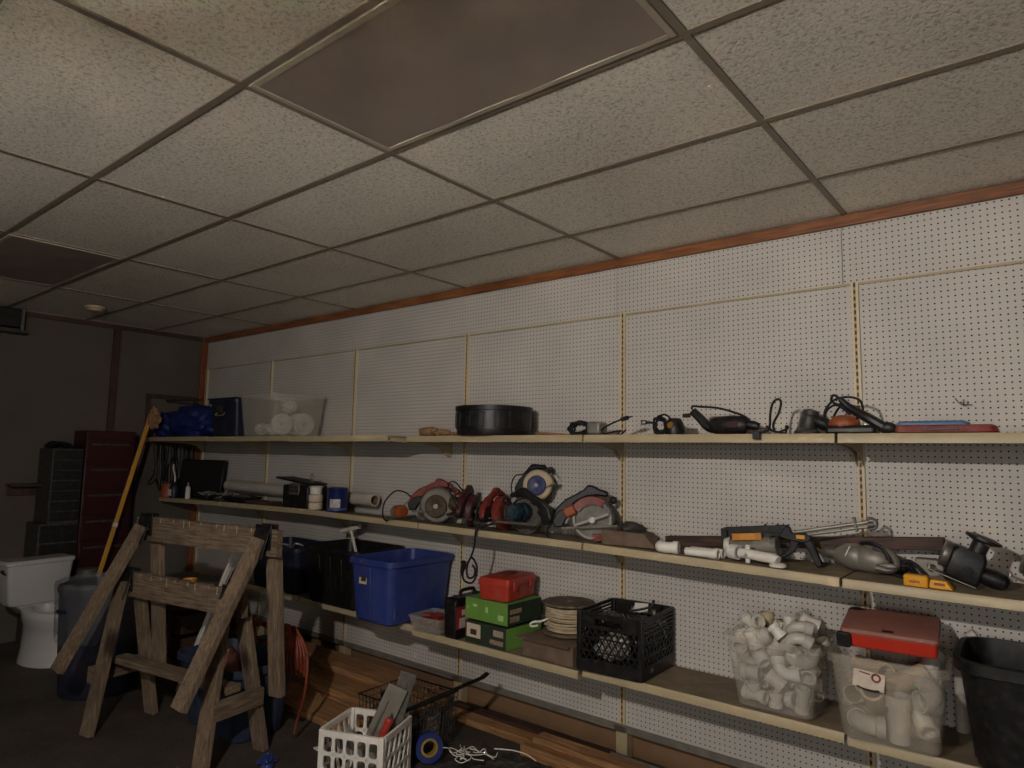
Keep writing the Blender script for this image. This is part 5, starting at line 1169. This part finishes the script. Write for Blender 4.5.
# grey tote, brown box and yellow cup behind the sawhorses
t = thing('storage_tote', 'grey lidded tote on the floor behind the sawhorses', 'tote', (-4.75, -.72, 0), R(5))
tub(.56, .40, .56, .03, .04).build('body', M_['darkgrey'], t); MB().bb(-.30, .30, -.22, .22, .561, .585).build('lid', M_['dullsteel'], t, bevel=.008)
t = thing('wooden_crate', 'brown wooden box carrying a yellow cup behind the sawhorses', 'crate', (-4.14, -.99, 0), R(5))
for z in (.05, .20, .35, .50): MB().bb(-.13, .13, -.12, -.105, z, z + .12).bb(-.13, .13, .105, .12, z, z + .12).bb(-.13, -.115, -.1045, .1045, z, z + .12).bb(.115, .13, -.1045, .1045, z, z + .12).build('slat_ring', M_['brownbeam'], t)
MB().bb(-.113, .113, -.1035, .1035, .61, .62).build('top_board', M_['brownbeam'], t); MB().bb(-.113, .113, -.1035, .1035, 0, .05).build('floor_board', M_['brownbeam'], t)
t = thing('yellow_cup', 'small yellow plastic cup on the wooden box behind sawhorses', 'cup', (-4.14, -.99, .621))
MB().lathe([(0, 0), (.04, 0), (.05, .07), (.054, .075), (.05, .075), (.037, .005), (0, .005)], 20).build('bowl', M_['yellow'], t); MB().tube([(.045, 0, .06), (.075, 0, .055), (.07, 0, .03), (.042, 0, .025)], .006, 7, 3).build('ear', M_['yellow'], t)
# cables hanging at the end of the shelving
t = thing('hanging_cables', 'dark tangle of cables hanging from far wall under the top shelf', 'cables', (X0 + .03, -.28, 0)); g = random.Random(12)
for k in range(9):
    y = -.20 + k * .044; z1 = 1.22 + g.uniform(0, .12)
    MB().tube([(.0, y, 1.66), (.012, y + g.uniform(-.03, .03), 1.55), (.015, y + g.uniform(-.05, .05), 1.40), (.012, y + g.uniform(-.05, .05), z1), (.02, y + .03, z1 + .05), (.015, y + .03, 1.45), (.01, y + .02, 1.63)], .008, 6, 4).build('cable', M_['black'] if k % 3 else M_['darkgrey'], t)
MB().bb(-.028, .0, -.30, .28, 1.64, 1.67).build('hook_rail', M_['darkwood'], t, bevel=.003)
# ------------------------------------------------------------------ lumber
LUM = 0
def plank(x0, x1, y0, y1, z0, th, label, group='loose boards along the wall', mt='plank', rz=0, rx=0):
    t = thing('plank', label, 'board', ((x0 + x1) / 2, (y0 + y1) / 2, z0), (rx, 0, rz), group)
    L, W = x1 - x0, y1 - y0
    b = MB(); b.bb(-L / 2, L / 2, -W / 2, W / 2, .0004, th); b.build('board', M_[mt], t, bevel=.003)
    return t
plank(-4.28, -2.44, -.325, -.07, 0, .04, 'rough pine board lying on the floor tight to the wall')
plank(-4.24, -2.50, -.585, -.33, 0, .04, 'middle rough pine board of the bottom layer on floor')
plank(-4.30, -2.56, -.83, -.59, 0, .04, 'outermost pine board on the floor nearest the blue tub')
plank(-4.25, -2.47, -.31, -.08, .04, .04, 'second layer pine board nearest the wall')
plank(-4.20, -2.55, -.555, -.315, .04, .04, 'second layer pine board stepped out from the wall')
plank(-4.22, -2.50, -.335, -.10, .08, .04, 'topmost pine board of the stack under the shelf')
plank(-2.36, -.62, -.135, -.065, 0, .045, 'long reddish stud lying along the wall base', mt='brownbeam')
plank(-2.30, -.70, -.245, -.15, 0, .040, 'second reddish stud beside the one along the wall', mt='plank')
plank(-1.62, -.60, -.36, -.26, 0, .060, 'short thick timber offcut with dark end in front of studs', mt='plank')
plank(-1.58, -.55, -.30, -.20, .0605, .03, 'thin light board laid across the timber offcut', mt='plank')
t = thing('metal_channel', 'grey metal channel lying along the timber at bottom of photo', 'channel', (-.86, -.15, .0465))
MB().bb(-.34, .36, -.028, .028, 0, .003).bb(-.34, .36, -.028, -.025, .003, .02).bb(-.34, .36, .025, .028, .003, .02).build('profile', M_['alu'], t); MB().cyl((-.2, 0, .003), (-.2, 0, .005), .006).build('screw_head', M_['steel'], t)
# ------------------------------------------------------------------ white crate and tools
wc = milk_crate('milk_crate', 'white plastic milk crate of tools on the floor', (-1.995, -1.11, 0), R(22), .345, .31, .29, M_['white'], 'grid')
MB().box((0, -.157, .09), (.085, .003, .06)).build('blank_panel', M_['white'], wc)
def inc(x, y, z, rot=22):
    c, s = math.cos(R(rot)), math.sin(R(rot)); return (-1.995 + x * c - y * s, -1.11 + x * s + y * c, z)
t = thing('finishing_trowel', 'long grey steel trowel with red grip leaning in white crate', 'trowel', (0, 0, 0))
A, B = Vector((-2.02, -1.14, .03)), Vector((-1.875, -1.02, .46))
M, ln = frame_of(A, B, (.8, -.6, .3)); b = MB(); b.prism([(-.05, 0), (.05, 0), (.05, ln), (-.05, ln)], .004, M @ Matrix.Rotation(R(90), 4, 'X') @ Matrix.Diagonal((1, 1, 1, 1)))
b.build('blade', M_['alu'], t, bevel=.001)
b = MB(); b.lathe([(0, 0), (.017, .003), (.021, .03), (.019, .08), (.021, .115), (.015, .125), (0, .126)], 16, M @ Matrix.Translation((-.025, .0, ln * .44)) @ Matrix.Translation((0, .034, 0))); b.build('grip', M_['redbox'], t)
b = MB(); b.box((.02, .006, ln * .55), (.012, .008, .27), M=M); b.build('rib', M_['steel'], t, bevel=.002)
b = MB(); b.cyl((-.025, .0, ln * .44 - .012), (-.025, .036, ln * .44 - .004), .005, seg=8).cyl((-.025, 0, ln * .44 + .135), (-.025, .034, ln * .44 + .127), .005, seg=8); b.bm.transform(M); b.build('grip_post', M_['dullsteel'], t)
t = thing('mason_float', 'second grey flat bar standing behind the trowel in white crate', 'float', (0, 0, 0))
A, B = Vector((-1.965, -1.06, .035)), Vector((-1.86, -.965, .52)); M, ln = frame_of(A, B, (.8, -.6, .3))
b = MB(); b.box((0, 0, ln / 2), (.085, .012, ln), M=M); b.build('blade', M_['dullsteel'], t, bevel=.003); b = MB(); b.box((.0, .009, ln - .07), (.012, .008, .05), M=M); b.build('slot_plate', M_['steel'], t)
t = thing('pointing_trowel', 'dark triangular trowel blade standing in the white crate', 'trowel', inc(-.10, .04, .17), (R(75), R(10), R(40)))
b = MB(); b.prism([(-.05, -.02), (.05, -.05), (.055, -.035), (-.035, .075)], .003); b.build('blade', M_['dullsteel'], t); MB().cyl((.05, -.043, 0), (.075, -.06, .006), .007, seg=10).build('tang', M_['dullsteel'], t)
t = thing('rag', 'dark bunched rag filling the bottom of the white crate', 'rag', inc(.10, -.09, .065)); MB().blob((0, 0, 0), (.04, .036, .04), .4, 3, 77, 3).build('crumple', M_['darkgrey'], t, angle=30)
# wire basket
t = thing('wire_basket', 'dark wire mesh basket of hardware behind the white crate', 'basket', (-2.19, -.655, 0), R(3))
W, D, H = .40, .38, .275; b = MB(); r_ = .0022
for i in range(15):
    u = -.5 + i / 14
    for s in (-1, 1): b.cyl((u * W * .92, s * D / 2 * .92, .004), (u * W, s * D / 2, H), r_, seg=5, cap=False); b.cyl((s * W / 2 * .92, u * D * .92, .004), (s * W / 2, u * D, H), r_, seg=5, cap=False)
    b.cyl((u * W * .92, -D / 2 * .92, .004), (u * W * .92, D / 2 * .92, .004), r_, seg=5, cap=False)
for k in range(9):
    f = .92 + .08 * k / 8; z = .004 + (H - .004) * k / 8
    b.tube([(-W / 2 * f, -D / 2 * f, z), (W / 2 * f, -D / 2 * f, z), (W / 2 * f, D / 2 * f, z), (-W / 2 * f, D / 2 * f, z)], r_, 5, 1, closed=True)
b.build('mesh', M_['darkgrey'], t, angle=60)
MB().tube([(-W / 2, -D / 2, H), (W / 2, -D / 2, H), (W / 2, D / 2, H), (-W / 2, D / 2, H)], .005, 6, 1, closed=True).build('rim', M_['black'], t, angle=60)
g = random.Random(9)
hw = [('tin', 'dull tin can inside the wire basket', -.09, .07, 'dullsteel'), ('jar', 'cloudy jar of screws inside the wire basket', .09, .08, 'frost2'), ('tin', 'black tin at the near end of the wire basket', .08, -.08, 'black')]
for nm, lb, x, y, m in hw:
    q = thing(nm, lb, nm, (-2.19 + x, -.655 + y, .0075)); MB().lathe([(0, 0), (.055, 0), (.058, .005), (.058, .13), (.054, .14), (0, .14)], 22).build('body', M_[m], q); MB().lathe([(.06, .1405), (.06, .155), (0, .158)], 22).build('lid', M_['alu'], q)
q = thing('teal_bottle', 'dark teal bottle lying on top inside the wire basket', 'bottle', (-2.295, -.74, .0075)); MB().lathe([(0, 0), (.045, 0), (.048, .01), (.048, .17), (.02, .21), (.018, .24), (0, .24)], 20).build('body', M_['teal'], q); MB().lathe([(.021, .2405), (.021, .265), (0, .266)], 14).build('cap', M_['black'], q)
t = thing('pry_bar', 'long flat black bar resting along the wire basket rim', 'bar', (0, 0, 0)); MB().bar((-1.972, -.90, .285), (-1.905, -.36, .345), .026, .012, (0, 0, 1)).build('shaft', M_['black'], t, bevel=.003); MB().bar((-1.905, -.36, .345), (-1.90, -.315, .362), .034, .008, (0, 0, 1)).build('claw', M_['black'], t, bevel=.002)
t = thing('tape_roll', 'blue tape roll with yellow core leaning on the wire basket', 'tape', (-1.93, -.745, .078), (0, R(80), R(-30)))
MB().lathe([(.046, -.024), (.073, -.024), (.075, -.02), (.075, .02), (.073, .024), (.046, .024), (.046, -.024)], 32).build('tape', mat('blue_tape', (34, 48, 110), .5), t); MB().lathe([(.034, -.023), (.0455, -.023), (.0455, .023), (.034, .023), (.034, -.023)], 28).build('core', mat('yellow_core', (150, 126, 40), .6), t)
# plastic sheet and strings on the floor
t = thing('plastic_sheet', 'crumpled black plastic sheet on the floor below the shelf', 'sheet', (-1.66, -.535, 0))
b = MB(); n = 26; gg = [[None] * (n + 1) for _ in range(n + 1)]
for i in range(n + 1):
    for j in range(n + 1):
        x, y = -.24 + .62 * i / n, -.22 + .38 * j / n
        h = .035 * (1 + noise.fractal(Vector((x * 7, y * 7, 3)), 1, 2, 4)); e = min(i, j, n - i, n - j) / 5
        gg[i][j] = b.bm.verts.new((x + .02 * noise.noise(Vector((y * 20, 1, 1))), y + .03 * noise.noise(Vector((x * 12, 4, 1))), .001 + max(0, h) * min(1, e)))
for i in range(n):
    for j in range(n): b._face([gg[i][j], gg[i + 1][j], gg[i + 1][j + 1], gg[i][j + 1]])
b.build('sheet', mat('dull_black_sheet', (44, 42, 42), .45, dust=.3), t, angle=25)
t = thing('white_string', 'loose white frayed string on the black plastic sheet', 'string', (-1.765, -.665, .075)); g = random.Random(8); b = MB()
for k in range(12):
    x, y = g.uniform(-.10, .06), g.uniform(-.06, .06); p = []
    for s in range(6): p.append((x, y, g.uniform(0, .02))); x += g.uniform(-.01, .05); y += g.uniform(-.035, .035)
    b.tube(p, .0022, 5, 4)
b.build('strands', M_['white'], t, angle=60); MB().tube([(.12, .12, .012), (.20, .17, .01), (.27, .2, .0), (.34, .19, -.01)], .003, 5, 4).build('stray_end', M_['white'], t)
t = thing('white_scrap', 'small white scrap on the floor at the end of the blue tub', 'scrap', (-2.48, -1.02, 0)); MB().hexa([(-.04, -.02, 0), (.03, -.025, 0), (.04, .015, 0), (-.03, .025, 0), (-.04, -.02, .008), (.03, -.025, .006), (.035, .012, .012), (-.03, .022, .006)]).build('chip', M_['white'], t); MB().bar((-.02, 0, .011), (.02, .0, .013), .008, .004).build('fold', M_['pvcdirty'], t)
# ------------------------------------------------------------------ let everything on the shelves touch its shelf
def shelf_top(tier, x, y):
    for t, a, b, zb, z0, z1, d in SHELVES:
        if t == tier and a - .01 <= x <= b + .01:
            zf = z0 + (z1 - z0) * min(1, max(0, (x - a) / (b - a)))
            if y < -d - .3: return None
            if y < -d + .004: return zf + .0025
            return zb + (zf - zb) * min(1, max(0, (-.024 - y) / (d - .024)))
    return None
bpy.context.view_layer.update()
LOOSE = ('power_cord',)
PERCHED = {'wooden_stake', 'ribbed_disc', 'packing_paper', 'red_fitting', 'tool_box', 'rope_spool', 'plastic_bag', 'rag', 'scrap_paper', 'bent_rod', 'organizer_case', 'hanging_cables', 'pipe_tee', 'stained_board', 'sawhorse', 'yellow_pole', 'peg_hook', 'white_rod'} | set(KNAME.values())
kids = {}
for o in bpy.data.objects:
    if o.parent: kids.setdefault(o.parent.name, []).append(o)
def family(o):
    r = [o]
    for c in kids.get(o.name, []): r += family(c)
    return r
moved = {}
for o in [x for x in bpy.data.objects if x.parent is None and x.get('label') and x.get('kind') != 'structure']:
    base = o.name.split('.')[0]
    if base in PERCHED or base in LOOSE or o.name == 'shelving_unit' or o.location.y < -.62 or (base == 'carton' and o.location.z > .6) or 'perched' in o['label']: continue
    tier = 'U' if o.location.z > 1.69 else 'M' if 1.1 < o.location.z < 1.5 else 'L' if .54 < o.location.z < .7 else None
    if not tier: continue
    need = -9
    for q in family(o):
        if q.type != 'MESH' or q.name.split('.')[0] in ('cord', 'loop', 'looped_cord', 'hanging_corner', 'clip'): continue
        for v in q.data.vertices:
            w = q.matrix_world @ v.co; s = shelf_top(tier, w.x, w.y)
            if s is not None: need = max(need, s - w.z)
    if need > -9: o.location.z += need + .0006; moved[o.name] = need
bpy.context.view_layer.update()
for q in [x for x in bpy.data.objects if x.type == 'MESH' and x.name.split('.')[0] in ('cord', 'loop')]:
    mw = q.matrix_world; inv = mw.inverted(); z0 = mw.translation.z
    tier = 'U' if z0 > 1.69 else 'M' if 1.1 < z0 < 1.6 else 'L' if .54 < z0 < .7 else None
    for v in q.data.vertices:                       # a slack cord lies on the shelf instead of dipping into it
        w = mw @ v.co; s = shelf_top(tier, w.x, w.y)
        if s is not None and w.z < s + .0012 and w.y > -.45: w.z = s + .0012; v.co = inv @ w
LAMP, SKY, EXPO = 1060., .82, 2.62
# ------------------------------------------------------------------ light
shade_mat, nt, N, L, pb = nodes_of('added_cream_shade')  # translucent so the added shade passes some light to the ceiling
tb = N.new('ShaderNodeBsdfTranslucent'); nz = N.new('ShaderNodeTexNoise'); nz.inputs['Scale'].default_value = 30
cr = N.new('ShaderNodeValToRGB'); cr.color_ramp.elements[0].color = (.80, .76, .70, 1); cr.color_ramp.elements[1].color = (.88, .84, .78, 1)
L.new(nz.outputs['Fac'], cr.inputs['Fac']); L.new(cr.outputs['Color'], tb.inputs['Color'])
L.new(tb.outputs[0], N['Material Output'].inputs['Surface']); N.remove(pb)
t = thing('pendant_lamp', 'bare bulb under an added cream shade that cuts upward light, hanging behind the camera', 'lamp', (-.2, -3.67, 0))
ZB = 2.25
MB().cyl((0, 0, ZC), (0, 0, ZB + .20), .004, seg=8).build('cord', M_['black'], t)
MB().lathe([(0, ZB + .20), (.02, ZB + .20), (.024, ZB + .17), (.024, ZB + .034), (0, ZB + .034)], 20).build('socket', M_['brass'], t)
MB().lathe([(.026, ZB + .175), (.06, ZB + .16), (.15, ZB + .112), (.20, ZB + .052), (.203, ZB + .052), (.152, ZB + .116), (.06, ZB + .165), (.026, ZB + .18), (.026, ZB + .175)], 40).build('added_shade', shade_mat, t)  # added shade, shaped to hold bulb light off the ceiling
MB().sphere((0, 0, ZB), .026, 24).build('bulb', glow('warm_bulb_glow', (255, 247, 241), LAMP), t)
w = bpy.data.worlds.new('fill_sky'); scene.world = w; w.use_nodes = True  # sky entering through the added window as fill
bg = w.node_tree.nodes['Background']; bg.inputs['Color'].default_value = (1, .965, .92, 1); bg.inputs['Strength'].default_value = SKY
pl = bpy.data.lights.new('fill_window_portal', 'AREA'); pl.shape = 'RECTANGLE'; pl.size = WX1 - WX0; pl.size_y = WZ1 - WZ0; pl.cycles.is_portal = True  # sampling portal for the added window
po = bpy.data.objects.new('fill_window_portal', pl); COL.objects.link(po); po.location = ((WX0 + WX1) / 2, Y0 - .05, (WZ0 + WZ1) / 2); po.rotation_euler = (R(90), 0, 0)
# ------------------------------------------------------------------ camera
F = 677.3; yaw, pitch, roll = 0.68476, 0.10536, 0.01867
cam = bpy.data.cameras.new('camera'); co = bpy.data.objects.new('camera', cam); COL.objects.link(co)
cam.sensor_width = 36; cam.lens = F / 1024 * 36; cam.clip_start = .02
f = Vector((-math.sin(yaw) * math.cos(pitch), math.cos(yaw) * math.cos(pitch), math.sin(pitch)))
r = Vector((math.cos(yaw), math.sin(yaw), 0)); u = r.cross(f)
r2 = math.cos(roll) * r + math.sin(roll) * u; u2 = -math.sin(roll) * r + math.cos(roll) * u
co.matrix_world = Matrix((( r2.x, u2.x, -f.x, .7498), (r2.y, u2.y, -f.y, -3.3886), (r2.z, u2.z, -f.z, 1.61), (0, 0, 0, 1)))
scene.camera = co
scene.cycles.sample_clamp_indirect = 40.; scene.cycles.caustics_reflective = False; scene.cycles.caustics_refractive = False
vs = scene.view_settings
scene.display_settings.display_device = 'sRGB'
vs.view_transform = 'Standard'; vs.look = 'None'; vs.gamma = 1; vs.use_curve_mapping = False; vs.exposure = EXPO
